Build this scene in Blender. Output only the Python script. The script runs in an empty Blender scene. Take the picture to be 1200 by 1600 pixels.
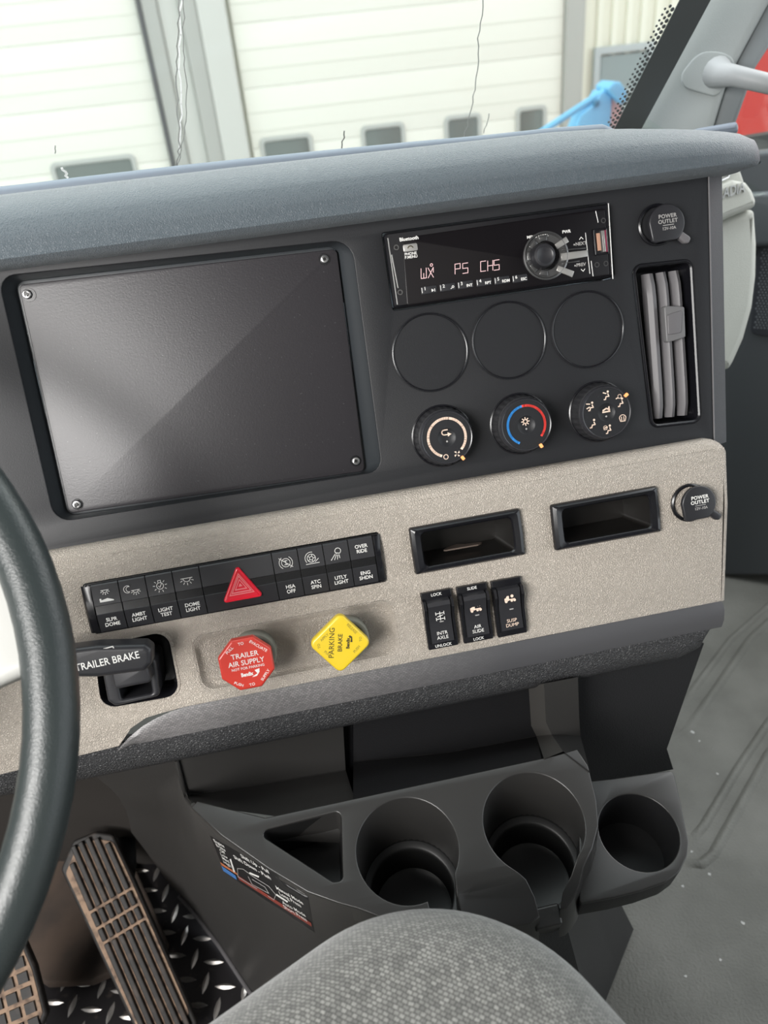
import bpy, bmesh, math, random
from mathutils import Vector, Matrix, Euler
random.seed(7)
SC = bpy.context.scene
COL = SC.collection
R = math.radians

# ------------------------------------------------------------------ camera
H = 1.05                                   # eye height above the cab floor
F = 1200.0
def V3(*a): return Vector(a)
nad = V3(200, 1900, 1200).normalized()
Zc = -nad
rc = V3(11167, -1983, 1200); rc = (rc - rc.dot(Zc)*Zc).normalized()
Yc = Zc.cross(rc)
M = Matrix((rc, Yc, Zc))                   # camera (x right, y down, z forward) -> world
dn = V3(900, 6200, 1200); dn = (dn - dn.dot(rc)*rc).normalized()
U = M @ rc; V = -(M @ dn); W = U.cross(V)
EYE = V3(0, 0, H)
cam_d = bpy.data.cameras.new('camera'); cam = bpy.data.objects.new('camera', cam_d); COL.objects.link(cam)
cam_d.sensor_fit = 'HORIZONTAL'; cam_d.sensor_width = 36; cam_d.lens = 36; cam_d.clip_start = .02; cam_d.clip_end = 200
cx = M @ V3(1, 0, 0); cy = M @ V3(0, -1, 0); cz = M @ V3(0, 0, -1)
cam.matrix_world = Matrix(((cx.x, cy.x, cz.x, 0), (cx.y, cy.y, cz.y, 0), (cx.z, cy.z, cz.z, H), (0, 0, 0, 1)))
cam_d.dof.use_dof = True; cam_d.dof.focus_distance = .66; cam_d.dof.aperture_fstop = 9.5
SC.camera = cam

# ------------------------------------------------------------------ world, lamps, exposure
SC.view_settings.view_transform = 'Standard'
SC.view_settings.look = 'None'
SC.view_settings.gamma = 1
SC.view_settings.use_curve_mapping = False
SC.view_settings.exposure = 0.0
wd = bpy.data.worlds.new('overcast_sky'); SC.world = wd; wd.use_nodes = True
bg = wd.node_tree.nodes['Background']; bg.inputs[0].default_value = (.90, .96, 1, 1); bg.inputs[1].default_value = 2.1

def area(name, loc, target, size, power, col=(1, 1, 1)):
    l = bpy.data.lights.new(name, 'AREA'); l.shape = 'RECTANGLE'; l.size, l.size_y = size
    l.energy = power; l.color = col
    o = bpy.data.objects.new(name, l); COL.objects.link(o); o.location = loc
    o.rotation_euler = (Vector(target) - Vector(loc)).to_track_quat('-Z', 'Y').to_euler()
    return o
TH = R(28)                                  # the truck points 28 degrees to the left of the way into the stack
TF = V3(-math.sin(TH), math.cos(TH), 0); TG = V3(math.cos(TH), math.sin(TH), 0)
area('driver_window_daylight', EYE - TG*.95 + TF*.05 + V3(0, 0, .22), EYE + TF*.5 + V3(0, 0, -.35), (.8, .6), 36, (1, .98, .95))
area('windshield_daylight', V3(-.1, 1.05, 1.62), V3(.1, .5, .5), (1.7, .7), 13, (.9, .96, 1))
area('passenger_window_daylight', EYE + TG*1.45 + TF*.35 + V3(0, 0, .3), V3(.5, .5, .0), (.8, .6), 7, (1, 1, .98))
area('rear_fill_light', V3(.3, -1.1, 1.95), V3(.2, .5, .4), (1.0, .8), 2.5, (1, .96, .9))  # added fill from above and behind, no lamp known there
area('sleeper_window_daylight', V3(-.85, -1.15, 1.52), V3(-.1, .65, .85), (.7, .45), 10, (1, .97, .97))

# ------------------------------------------------------------------ frames and rays
O = EYE - W*.648
def mat_from(o, x, y, z):
    return Matrix(((x.x, y.x, z.x, o.x), (x.y, y.y, z.y, o.y), (x.z, y.z, z.z, o.z), (0, 0, 0, 1)))
DM = mat_from(O, U, V, W)                   # x right, y up the face, z towards the driver
def ray(px, py): return M @ V3((px-600)/F, (py-800)/F, 1)
def hit(px, py, p0, n):
    d = ray(px, py); return EYE + d*((p0 - EYE).dot(n)/d.dot(n))
def hz(px, py, z): return hit(px, py, V3(0, 0, z), V3(0, 0, 1))
def D(px, py, w=0):
    p = hit(px, py, O + W*w, W) - O; return (p.dot(U), p.dot(V))
def Dl(pts, w=0, org=(0, 0)):
    r_ = []
    for p in pts:
        q = D(p[0], p[1], w); r_.append((q[0]-org[0], q[1]-org[1]))
    return r_
def frame_px(p0, n, up):                    # frame on a plane through p0
    z = n.normalized(); x = up.cross(z).normalized(); y = z.cross(x)
    return mat_from(p0, x, y, z)
def inframe(Mx, px, py, c=0):
    o = Mx.to_translation() + Mx.col[2].to_3d()*c
    p = Mx.inverted() @ hit(px, py, o, Mx.col[2].to_3d()); return (p.x, p.y)
def inf(Mx, pts, c=0): return [inframe(Mx, p[0], p[1], c) for p in pts]

# ------------------------------------------------------------------ materials
def mk(name, col, rough=.5, metal=0, spec=.5, **k):
    m = bpy.data.materials.new(name); m.use_nodes = True
    nt = m.node_tree; b = nt.nodes['Principled BSDF']
    b.inputs['Base Color'].default_value = (*col, 1); b.inputs['Roughness'].default_value = rough
    b.inputs['Metallic'].default_value = metal; b.inputs['Specular IOR Level'].default_value = spec
    if 'coat' in k: b.inputs['Coat Weight'].default_value = k['coat']; b.inputs['Coat Roughness'].default_value = k.get('coat_rough', .05)
    if 'emit' in k: b.inputs['Emission Color'].default_value = (*k['emit'], 1); b.inputs['Emission Strength'].default_value = k.get('es', 1)
    if 'sheen' in k: b.inputs['Sheen Weight'].default_value = k['sheen']
    m.diffuse_color = (*col, 1)
    return m
def N(m, t, **k):
    n = m.node_tree.nodes.new(t)
    for a, v in k.items(): setattr(n, a, v)
    return n
def coords(m, scale=(1, 1, 1), rot=(0, 0, 0)):
    tc = N(m, 'ShaderNodeTexCoord'); mp = N(m, 'ShaderNodeMapping')
    mp.inputs['Scale'].default_value = scale; mp.inputs['Rotation'].default_value = rot
    m.node_tree.links.new(tc.outputs['Object'], mp.inputs[0]); return mp.outputs[0]
def bump(m, height, strength, dist):
    b = N(m, 'ShaderNodeBump'); b.inputs['Strength'].default_value = strength; b.inputs['Distance'].default_value = dist
    L = m.node_tree.links; L.new(height, b.inputs['Height']); L.new(b.outputs[0], m.node_tree.nodes['Principled BSDF'].inputs['Normal'])
def grain(m, scale=520, strength=.6, dist=.0006, cracks=True):      # moulded leather grain
    co = coords(m); L = m.node_tree.links
    if cracks:
        v = N(m, 'ShaderNodeTexVoronoi', feature='DISTANCE_TO_EDGE'); v.inputs['Scale'].default_value = scale
        nz = N(m, 'ShaderNodeTexNoise'); nz.inputs['Scale'].default_value = scale*.5; nz.inputs['Detail'].default_value = 2
        mx = N(m, 'ShaderNodeMixRGB'); mx.inputs[0].default_value = .0035
        L.new(co, nz.inputs['Vector']); L.new(co, mx.inputs[1]); L.new(nz.outputs['Color'], mx.inputs[2]); L.new(mx.outputs[0], v.inputs['Vector'])
        rp = N(m, 'ShaderNodeMapRange'); rp.inputs[1].default_value = 0; rp.inputs[2].default_value = .25
        L.new(v.outputs['Distance'], rp.inputs[0]); bump(m, rp.outputs[0], strength, dist)
    else:
        nz = N(m, 'ShaderNodeTexNoise'); nz.inputs['Scale'].default_value = scale; nz.inputs['Detail'].default_value = 2
        L.new(co, nz.inputs['Vector']); bump(m, nz.outputs[0], strength, dist)
def dirt(m, col, scale, lo, hi, detail=4, amt=1.0):                 # dirt with its own shape
    L = m.node_tree.links; b = m.node_tree.nodes['Principled BSDF']; co = coords(m)
    nz = N(m, 'ShaderNodeTexNoise'); nz.inputs['Scale'].default_value = scale; nz.inputs['Detail'].default_value = detail
    rp = N(m, 'ShaderNodeMapRange'); rp.inputs[1].default_value = lo; rp.inputs[2].default_value = hi; rp.inputs[4].default_value = amt
    mx = N(m, 'ShaderNodeMixRGB'); mx.inputs[1].default_value = b.inputs['Base Color'].default_value; mx.inputs[2].default_value = (*col, 1)
    L.new(co, nz.inputs['Vector']); L.new(nz.outputs[0], rp.inputs[0]); L.new(rp.outputs[0], mx.inputs[0]); L.new(mx.outputs[0], b.inputs['Base Color'])

m_stack = mk('black_matte_plastic', (.012, .0125, .0145), .5, 0, .4); grain(m_stack, 900, .25, .0003, False); dirt(m_stack, (.06, .06, .06), 900, .70, .78, 2, .5)
m_beige = mk('beige_grained_plastic', (.46, .41, .355), .5); grain(m_beige, 560, .8, .0008)
m_pad = mk('hazed_grained_dash_pad', (.062, .080, .094), .55, sheen=.2); grain(m_pad, 600, .5, .0006)  # dark grey pad, lifted and blued here to carry the glare haze
m_roll = mk('charcoal_grained_plastic', (.035, .035, .037), .5); grain(m_roll, 430, .9, .0008)
m_side = mk('charcoal_speckled_trim', (.045, .046, .05), .6); grain(m_side, 1200, .6, .0005, False)
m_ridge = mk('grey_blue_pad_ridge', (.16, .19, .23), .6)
m_recess = mk('satin_black_bezel', (.03, .034, .038), .34)
m_gloss = mk('gloss_black_plastic', (.007, .007, .009), .25)
m_switch = mk('switch_black_plastic', (.02, .02, .023), .38)
m_gripk = mk('ribbed_knob_black', (.022, .022, .024), .28)
m_band = mk('switch_dark_band', (.006, .006, .007), .25)
m_white = mk('white_print', (.78, .77, .74), .6)
m_dim = mk('grey_print', (.33, .32, .31), .6)
m_peach = mk('cream_backlit_print', (.80, .62, .50), .6)
m_blue = mk('blue_print', (.03, .24, .62), .5); m_redp = mk('red_print', (.72, .05, .04), .5)
m_amber = mk('amber_marker', (.9, .35, .12), .5, emit=(1, .35, .12), es=.6)
m_red = mk('red_knob_plastic', (.60, .045, .03), .35, coat=.3)
m_hz = mk('hazard_red_plastic', (.80, .012, .035), .25, coat=.5)
m_hz2 = mk('hazard_pink_print', (.85, .22, .24), .4)
m_yel = mk('yellow_knob_plastic', (.74, .53, .025), .35, coat=.3)
m_ink = mk('dark_ink', (.05, .04, .01), .6); m_ink2 = mk('faded_ink', (.34, .26, .03), .6)
m_collar = mk('grey_green_collar', (.27, .27, .23), .5)
m_steel = mk('screw_steel', (.55, .55, .55), .3, metal=1)
m_screwblk = mk('screw_black', (.03, .03, .03), .3, metal=.6)
m_vane = mk('vane_grey_plastic', (.125, .12, .125), .5)
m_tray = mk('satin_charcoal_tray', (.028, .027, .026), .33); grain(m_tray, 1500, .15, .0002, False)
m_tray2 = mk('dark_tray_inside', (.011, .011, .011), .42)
m_chamf = mk('wing_edge_highlight', (.05, .048, .045), .3)  # paler copy of the wing plastic, paints the highlight along its chamfer
m_wing = mk('wing_charcoal', (.022, .021, .020), .42)
m_console = mk('dark_console_plastic', (.011, .011, .012), .5, 0, .35); grain(m_console, 700, .5, .0004, False)
m_flank = mk('brown_charcoal_flank', (.045, .043, .041), .5); grain(m_flank, 900, .6, .0004, False)
m_wheel = mk('steering_wheel_leather', (.022, .028, .028), .36); grain(m_wheel, 500, .25, .0003)
m_pillar = mk('grey_pillar_plastic', (.26, .28, .275), .6); grain(m_pillar, 500, .3, .0003)
m_handle = mk('grey_handle_plastic', (.24, .25, .25), .5)
m_frit = mk('black_ceramic_frit', (.04, .045, .045), .5)
m_pass = mk('pale_grey_dash_plastic', (.50, .51, .46), .55); grain(m_pass, 500, .3, .0003)
m_door = mk('slate_door_panel', (.06, .066, .07), .6); m_dark = mk('footwell_black', (.013, .013, .014), .5)
m_chrome = mk('chrome_letters', (.62, .62, .60), .3, metal=1)
m_rub = mk('accelerator_rubber', (.018, .016, .015), .6); dirt(m_rub, (.07, .052, .042), 60, .55, .8)
m_dust = mk('dusty_tan_rubber', (.36, .245, .17), .8); dirt(m_dust, (.10, .07, .055), 90, .45, .7)
m_toe = mk('dusty_brown_mat', (.105, .075, .058), .85); dirt(m_toe, (.05, .04, .035), 14, .4, .7)
m_tread = mk('dark_tread_plate', (.045, .042, .045), .38, metal=.6); dirt(m_tread, (.12, .10, .09), 60, .6, .75)
m_lug = mk('worn_tread_lug', (.62, .59, .56), .32, metal=.8)
m_floor = mk('grey_rubber_floor', (.115, .114, .100), .6); dirt(m_floor, (.165, .163, .145), 9, .4, .7, 12); grain(m_floor, 260, .8, .0015, False)
m_fleck = mk('pale_floor_fleck', (.5, .5, .48), .7)
m_grey = mk('ceiling_cloth', (.11, .11, .115), .9)
m_wallw = mk('white_corrugated_cladding', (.76, .75, .64), .7)
m_gdoor = mk('white_sectional_door', (.78, .77, .69), .7)
m_post = mk('grey_door_jamb', (.42, .42, .39), .8); m_post2 = mk('pale_door_post', (.58, .58, .54), .8)
m_seal = mk('dark_door_seal', (.12, .12, .12), .8)
m_dwin = mk('grey_green_window_pane', (.16, .18, .165), .25)
m_pdoor = mk('grey_steel_door', (.25, .29, .29), .6)
m_lift = mk('sky_blue_paint', (.20, .56, .85), .5); m_rust = mk('faded_pink_steel', (.5, .42, .42), .7)
m_redcab = mk('red_truck_paint', (.60, .05, .04), .4)
m_ground = mk('pale_concrete', (.5, .5, .48), .9)
m_lcd = mk('display_glow_segments', (.5, .35, .36), .5, emit=(1, .62, .62), es=.45)
m_silver = mk('brushed_silver_plastic', (.5, .49, .47), .35, metal=.7)
m_dimsil = mk('dark_chrome', (.16, .16, .16), .28, metal=.8)
m_usb = mk('usb_contacts', (.45, .25, .17), .5); m_usbr = mk('usb_plum_edge', (.25, .03, .07), .5)
m_stk = mk('black_sticker', (.012, .012, .013), .4); m_orange = mk('orange_sticker_stripe', (.55, .18, .08), .5); m_stb = mk('blue_sticker_patch', (.07, .22, .55), .5)
m_srs = mk('dark_red_sticker_stripe', (.30, .05, .035), .5)
m_papr = mk('dusty_brown_scrap', (.10, .075, .06), .8)
# carbon look strip
m_carb = mk('woven_look_strip', (.16, .15, .15), .4)
def _carb():
    L = m_carb.node_tree.links; co = coords(m_carb, (1, 1, 1)); br = N(m_carb, 'ShaderNodeTexBrick')
    br.inputs['Scale'].default_value = 1; br.inputs['Brick Width'].default_value = .0030; br.inputs['Row Height'].default_value = .0015
    br.inputs['Mortar Size'].default_value = .0002; br.inputs['Mortar Smooth'].default_value = .5
    br.inputs['Color1'].default_value = (.23, .22, .22, 1); br.inputs['Color2'].default_value = (.15, .145, .145, 1); br.inputs['Mortar'].default_value = (.06, .058, .06, 1)
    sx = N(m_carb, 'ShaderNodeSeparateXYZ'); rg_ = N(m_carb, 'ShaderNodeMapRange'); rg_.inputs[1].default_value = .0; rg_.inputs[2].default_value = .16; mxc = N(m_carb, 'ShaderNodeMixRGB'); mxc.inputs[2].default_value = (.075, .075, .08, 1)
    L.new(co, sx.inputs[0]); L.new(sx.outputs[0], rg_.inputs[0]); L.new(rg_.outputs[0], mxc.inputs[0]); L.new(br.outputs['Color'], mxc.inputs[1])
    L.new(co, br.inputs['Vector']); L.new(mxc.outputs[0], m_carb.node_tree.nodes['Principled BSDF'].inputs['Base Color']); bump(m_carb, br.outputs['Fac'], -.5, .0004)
_carb()
m_smooth = mk('smooth_grey_trim', (.08, .08, .084), .45); grain(m_smooth, 1100, .3, .0003, False)
# blank plate: black crackle paint
m_plate = mk('black_speckled_paint', (.020, .018, .021), .40); 
def _pl():
    nz = N(m_plate, 'ShaderNodeTexNoise'); nz.inputs['Scale'].default_value = 750; nz.inputs['Detail'].default_value = 1
    m_plate.node_tree.links.new(coords(m_plate), nz.inputs['Vector']); bump(m_plate, nz.outputs[0], .2, .0004)
_pl(); dirt(m_plate, (.12, .12, .12), 650, .74, .8, 1, .6)
# seat cloth
m_cloth = mk('grey_tweed_cloth', (.2, .2, .19), .95, sheen=.35)
def _cloth():
    L = m_cloth.node_tree.links; b = m_cloth.node_tree.nodes['Principled BSDF']
    uv = N(m_cloth, 'ShaderNodeUVMap'); nz = N(m_cloth, 'ShaderNodeTexNoise'); nz.inputs['Scale'].default_value = 90; nz.inputs['Detail'].default_value = 2
    L.new(uv.outputs[0], nz.inputs['Vector'])
    mx = N(m_cloth, 'ShaderNodeMixRGB'); mx.inputs[0].default_value = .0022; L.new(uv.outputs[0], mx.inputs[1]); L.new(nz.outputs['Color'], mx.inputs[2])
    mp = N(m_cloth, 'ShaderNodeMapping'); mp.inputs['Rotation'].default_value = (0, 0, R(62)); L.new(mx.outputs[0], mp.inputs[0])
    br = N(m_cloth, 'ShaderNodeTexBrick'); br.inputs['Scale'].default_value = 1; br.inputs['Brick Width'].default_value = .0034; br.inputs['Row Height'].default_value = .0026
    br.inputs['Mortar Size'].default_value = .00055; br.inputs['Mortar Smooth'].default_value = 1; br.inputs['Bias'].default_value = 0
    br.inputs['Color1'].default_value = (.19, .186, .172, 1); br.inputs['Color2'].default_value = (.088, .086, .08, 1); br.inputs['Mortar'].default_value = (.025, .024, .022, 1)
    L.new(mp.outputs[0], br.inputs['Vector'])
    n2 = N(m_cloth, 'ShaderNodeTexNoise'); n2.inputs['Scale'].default_value = 700; L.new(uv.outputs[0], n2.inputs['Vector'])
    ov = N(m_cloth, 'ShaderNodeMixRGB', blend_type='OVERLAY'); ov.inputs[0].default_value = .5
    L.new(br.outputs['Color'], ov.inputs[1]); L.new(n2.outputs[0], ov.inputs[2]); L.new(ov.outputs[0], b.inputs['Base Color'])
    bump(m_cloth, br.outputs['Fac'], -.9, .0012)
_cloth()
# thin clear glass
def mkglass(name, tint, refl):
    m = bpy.data.materials.new(name); m.use_nodes = True; nt = m.node_tree; nt.nodes.clear()
    o = nt.nodes.new('ShaderNodeOutputMaterial'); t = nt.nodes.new('ShaderNodeBsdfTransparent'); g = nt.nodes.new('ShaderNodeBsdfGlossy'); x = nt.nodes.new('ShaderNodeMixShader')
    t.inputs[0].default_value = (*tint, 1); g.inputs['Roughness'].default_value = .02; x.inputs[0].default_value = refl
    nt.links.new(t.outputs[0], x.inputs[1]); nt.links.new(g.outputs[0], x.inputs[2]); nt.links.new(x.outputs[0], o.inputs[0]); return m
m_glass = mkglass('windshield_glass', (.97, .99, .97), .03)

# ------------------------------------------------------------------ mesh helpers
class MB:
    def __init__(s): s.v = []; s.f = []
    def add(s, vs, fs, Mx=None):
        n = len(s.v)
        for p in vs: s.v.append(tuple(Mx @ Vector(p)) if Mx else tuple(p))
        for f in fs: s.f.append(tuple(i+n for i in f))
        return s
    def mesh(s, me, Mx=None): return s.add([v.co for v in me.vertices], [list(p.vertices) for p in me.polygons], Mx)
def loft(loops, closed=True, cap0=False, cap1=False):
    n = len(loops[0]); vs = [p for l in loops for p in l]; fs = []
    for i in range(len(loops)-1):
        for j in range(n if closed else n-1):
            k = (j+1) % n; fs.append((i*n+j, i*n+k, (i+1)*n+k, (i+1)*n+j))
    if cap0: fs.append(tuple(range(n-1, -1, -1)))
    if cap1: fs.append(tuple((len(loops)-1)*n+j for j in range(n)))
    return vs, fs
def obj(name, mb, mat, parent=None, smooth=40, Mx=None):
    if isinstance(mb, tuple): mb = MB().add(*mb)
    me = bpy.data.meshes.new(name); me.from_pydata(mb.v, [], mb.f); me.validate(); 
    bm = bmesh.new(); bm.from_mesh(me); bmesh.ops.remove_doubles(bm, verts=bm.verts, dist=1e-6); bmesh.ops.recalc_face_normals(bm, faces=bm.faces); bm.to_mesh(me); bm.free()
    for p in me.polygons: p.use_smooth = True
    me.set_sharp_from_angle(angle=R(smooth))
    me.materials.append(mat)
    o = bpy.data.objects.new(name, me); COL.objects.link(o)
    if parent is not None: o.parent = parent
    if Mx is not None: o.matrix_local = Mx
    return o
def thing(name, label, cat, Mx, group=None):
    o = bpy.data.objects.new(name, None); COL.objects.link(o); o.matrix_world = Mx; o.empty_display_size = .02
    o['label'] = label; o['category'] = cat
    if group: o['group'] = group
    return o
def tag(o, label, cat, group=None):
    o['label'] = label; o['category'] = cat
    if group: o['group'] = group
    return o
def struct(o): o['kind'] = 'structure'; return o
def T(x, y, z): return Matrix.Translation((x, y, z))
def RZ(a): return Matrix.Rotation(R(a), 4, 'Z')
def curve_mesh(cu):
    o = bpy.data.objects.new('tmp', cu); COL.objects.link(o)
    dg = bpy.context.evaluated_depsgraph_get(); dg.update()
    me = bpy.data.meshes.new_from_object(o.evaluated_get(dg)); bpy.data.objects.remove(o); bpy.data.curves.remove(cu); return me
def plate(loops, z0, z1, bev=.0005, res=2):        # flat plate with holes, bevelled edges, z0 < z1
    cu = bpy.data.curves.new('tmp', 'CURVE'); cu.dimensions = '2D'; cu.fill_mode = 'BOTH'
    t = z1-z0; bev = min(bev, t*.49); cu.extrude = t/2-bev; cu.bevel_depth = bev; cu.bevel_resolution = res; cu.offset = -bev
    for lp in loops:
        s = cu.splines.new('POLY'); s.points.add(len(lp)-1); s.use_cyclic_u = True
        for q, p in zip(s.points, lp): q.co = (p[0], p[1], 0, 1)
    me = curve_mesh(cu); mb = MB().mesh(me, T(0, 0, (z0+z1)/2)); bpy.data.meshes.remove(me); return mb
def rp(pts, r, n=5):                                # rounded polygon; r one number or a list
    out = []; N_ = len(pts); rr = r if isinstance(r, (list, tuple)) else [r]*N_
    for i in range(N_):
        p = Vector(pts[i]).to_2d(); a = Vector(pts[i-1]).to_2d(); b = Vector(pts[(i+1) % N_]).to_2d()
        da = (a-p); db = (b-p); la, lb = da.length, db.length; da.normalize(); db.normalize()
        ang = da.angle(db); q = min(rr[i]/max(math.tan(ang/2), .05), la*.49, lb*.49); ra = q*math.tan(ang/2)
        if ra < 1e-6: out += [tuple(p)]*(n+1); continue
        c = p + (da+db).normalized()*(ra/math.sin(ang/2))
        s = p+da*q-c; e = p+db*q-c; a0 = math.atan2(s.y, s.x); a1 = math.atan2(e.y, e.x); d_ = (a1-a0+math.pi) % (2*math.pi) - math.pi
        for k in range(n+1):
            t = a0+d_*k/n; out.append((c.x+ra*math.cos(t), c.y+ra*math.sin(t)))
    return out
def rect(w, h, r=0, cx=0, cy=0, n=4):
    p = [(cx-w/2, cy-h/2), (cx+w/2, cy-h/2), (cx+w/2, cy+h/2), (cx-w/2, cy+h/2)]
    return rp(p, r, n) if r else p
def circ(r, cx=0, cy=0, n=48, a0=0): return [(cx+r*math.cos(2*math.pi*i/n+a0), cy+r*math.sin(2*math.pi*i/n+a0)) for i in range(n)]
def at(lp, z): return [(p[0], p[1], z) for p in lp]
def scl(lp, s, c=None):
    if c is None: c = (sum(p[0] for p in lp)/len(lp), sum(p[1] for p in lp)/len(lp))
    return [(c[0]+(p[0]-c[0])*s, c[1]+(p[1]-c[1])*s) for p in lp]
def inset(lp, d):                                   # inset a loop (any winding) by d
    n = len(lp); A = sum(lp[i][0]*lp[(i+1) % n][1]-lp[(i+1) % n][0]*lp[i][1] for i in range(n)); sg = 1 if A > 0 else -1; out = []
    for i in range(n):
        a = Vector(lp[i-1]); p = Vector(lp[i]); b = Vector(lp[(i+1) % n]); e = (b-a)
        if e.length < 1e-9: out.append(tuple(p)); continue
        e.normalize(); nn = Vector((-e.y, e.x))*sg
        e1 = (p-a); k = 1
        if e1.length > 1e-9: k = max(.5, abs(Vector((-e1.y, e1.x)).normalized().dot(nn)))
        out.append((p.x+nn.x*d/k, p.y+nn.y*d/k))
    return out
def lathe(prof, n=48, cap0=True, cap1=True): return loft([at(circ(r, n=n), z) for r, z in prof], True, cap0, cap1)
def prism(lp, z0, z1): return loft([at(lp, z0), at(lp, z1)], True, True, True)
def section(prof, x0, x1): return loft([[(x0, a, b) for a, b in prof], [(x1, a, b) for a, b in prof]], True, True, True)
def tube(pts, r, n=10, closed=False, rs=None, flat=1.0):
    P = [Vector(p) for p in pts]; loops = []; up = None
    for i, p in enumerate(P):
        if closed: t = P[(i+1) % len(P)]-P[i-1]
        else: t = P[min(i+1, len(P)-1)]-P[max(i-1, 0)]
        t.normalize()
        if up is None: up = t.orthogonal().normalized()
        up = (up-t*up.dot(t)).normalized(); s = t.cross(up); rr = rs[i] if rs else r
        loops.append([tuple(p+up*rr*math.cos(2*math.pi*k/n)+s*rr*math.sin(2*math.pi*k/n)) for k in range(n)])
    if closed: loops.append(loops[0])
    return loft(loops, True, not closed, not closed)
def ztube(pts, r, n=10):                            # tube whose ring frame keeps world z up, so it stays in the ground
    return tube(pts, r, n)
TXT = {}
def text(s, h, loc, parent, mat, rot=0, name='lettering', bold=.018, cond=1.0, spacing=1.0, line=1.0, align='CENTER', shear=0, ex=.0001, label=None):
    cu = bpy.data.curves.new('tmp', 'FONT'); cu.body = s; cu.size = h/.70; cu.align_x = align; cu.align_y = 'CENTER'
    cu.offset = bold*h; cu.extrude = ex; cu.space_character = spacing; cu.space_line = line*.95; cu.resolution_u = 3; cu.shear = shear
    me = curve_mesh(cu); me.name = name; me.materials.clear(); me.materials.append(mat)
    o = bpy.data.objects.new(name, me); COL.objects.link(o); o.parent = parent
    o.matrix_local = T(*loc) @ RZ(rot) @ Matrix.Diagonal((cond, 1, 1, 1))
    if label: o['label'] = label
    return o
def strokes(lines, wd, z=0, polys=(), h=.0001):     # printed marks: ribbons and filled shapes
    mb = MB()
    for ln in lines:
        for a, b in zip(ln[:-1], ln[1:]):
            a = Vector(a); b = Vector(b); d = b-a
            if d.length < 1e-9: continue
            d.normalize(); nn = Vector((-d.y, d.x))*wd/2; e = d*wd*.3
            q = [a-e+nn, a-e-nn, b+e-nn, b+e+nn]
            mb.add(*prism([(p.x, p.y) for p in q], z, z+h))
    for pl in polys: mb.add(*prism(pl, z, z+h))
    return mb
def arcl(r, a0, a1, cx=0, cy=0, n=20): return [(cx+r*math.cos(R(a0+(a1-a0)*i/n)), cy+r*math.sin(R(a0+(a1-a0)*i/n))) for i in range(n+1)]
def icon(parent, mat, lines, wd, loc, s=1, polys=(), rot=0, name='icon'):
    return obj(name, strokes([[(x*s, y*s) for x, y in l] for l in lines], wd, 0, [[(x*s, y*s) for x, y in l] for l in polys]), mat, parent, Mx=T(*loc) @ RZ(rot))
def Dthing(name, label, cat, px, py, w=0, rot=0, group=None):
    c = D(px, py, w); o = thing(name, label, cat, DM @ T(c[0], c[1], w) @ RZ(rot), group); o_c[o.name] = (c[0], c[1], w, rot); return o
o_c = {}
def loc(o, px, py, z=0):                            # photo point on the thing's own face -> its local x, y
    c = o_c[o.name]; q = D(px, py, c[2]+z); x, y = q[0]-c[0], q[1]-c[1]; a = R(-c[3]); return (x*math.cos(a)-y*math.sin(a), x*math.sin(a)+y*math.cos(a))
def locs(o, pts, z=0): return [loc(o, p[0], p[1], z) for p in pts]

BW = .014                                           # the beige panel stands this much proud of the black stack
# ================================================================== CAB SHELL
fl = struct(obj('floor', MB().add(*prism([(-2.5, -2), (2.6, -2), (2.6, 2.4), (-2.5, 2.4)], -.03, 0)), m_floor))
ce = struct(obj('ceiling', MB().add(*prism([(-2.2, -2.2), (2.4, -2.2), (2.4, .55), (-2.2, .95)], 2.02, 2.06)), m_grey))
bk = struct(obj('wall_back', MB().add(*prism([(-2.3, -2.2), (2.4, -2.2), (2.4, -2.16), (-2.3, -2.16)], 0, 2.02)), m_grey))

# driver side wall with its window opening, firewall below the windshield
LWM = mat_from(EYE - TG*1.02 - V3(0, 0, H), TF*-1, V3(0, 0, 1), (TF*-1).cross(V3(0, 0, 1)))
struct(obj('wall_left', plate([[(-1.6, 0), (1.6, 0), (1.6, 2.0), (-1.6, 2.0)], [(-.55, .95), (.50, .95), (.50, 1.6), (-.30, 1.6)]], -.03, 0, .005), m_door, Mx=LWM))
FFM = mat_from(V3(0, 1.36, 0), V3(math.cos(R(10)), math.sin(R(10)), 0), V3(0, 0, 1), V3(math.sin(R(10)), -math.cos(R(10)), 0))
struct(obj('wall_front', MB().add(*prism([(-1.7, 0), (1.5, 0), (1.5, .80), (-1.7, .80)], -.03, 0)), m_dark, Mx=FFM))

# windshield
wy = R(10); wn_h = V3(math.sin(wy), -math.cos(wy), 0); lean = R(30)
w_up = (wn_h*math.sin(lean) + V3(0, 0, math.cos(lean))).normalized(); w_x = V3(math.cos(wy), math.sin(wy), 0); w_n = w_x.cross(w_up)
WM = mat_from(V3(0, 1.0, .78), w_x, w_up, w_n)
gl_o = [(-1.5, 0), (.80, 0), inframe(WM, 985, 170), inframe(WM, 1100, -60), (.42, 1.28), (-1.5, 1.28)]
wi = struct(obj('window_1', MB().add(*prism(gl_o, -.005, 0)), m_glass, Mx=WM))
fr_a = inf(WM, [(958, 205), (1062, 0), (1098, -70)], .001); fr_b = inf(WM, [(1000, 205), (1110, 0), (1140, -70)], .001)
mb = MB().add(*prism(fr_a + fr_b[::-1], .0005, .0015))
d0 = Vector(fr_a[0]); d1 = Vector(fr_a[1]); e = (d1-d0); ln = e.length; e.normalize(); nn = Vector((-e.y, e.x))
for k in range(int(ln/.006)):
    for q in range(3):
        c = d0+e*(.006*(k+.5*(q % 2)))+nn*(.0035+.0052*q); mb.add(*prism(circ(.0023-.0005*q, c.x, c.y, 8), .0005, .0015))
obj('frit_band', mb, m_frit, wi)['label'] = 'black dotted edge band'
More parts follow.
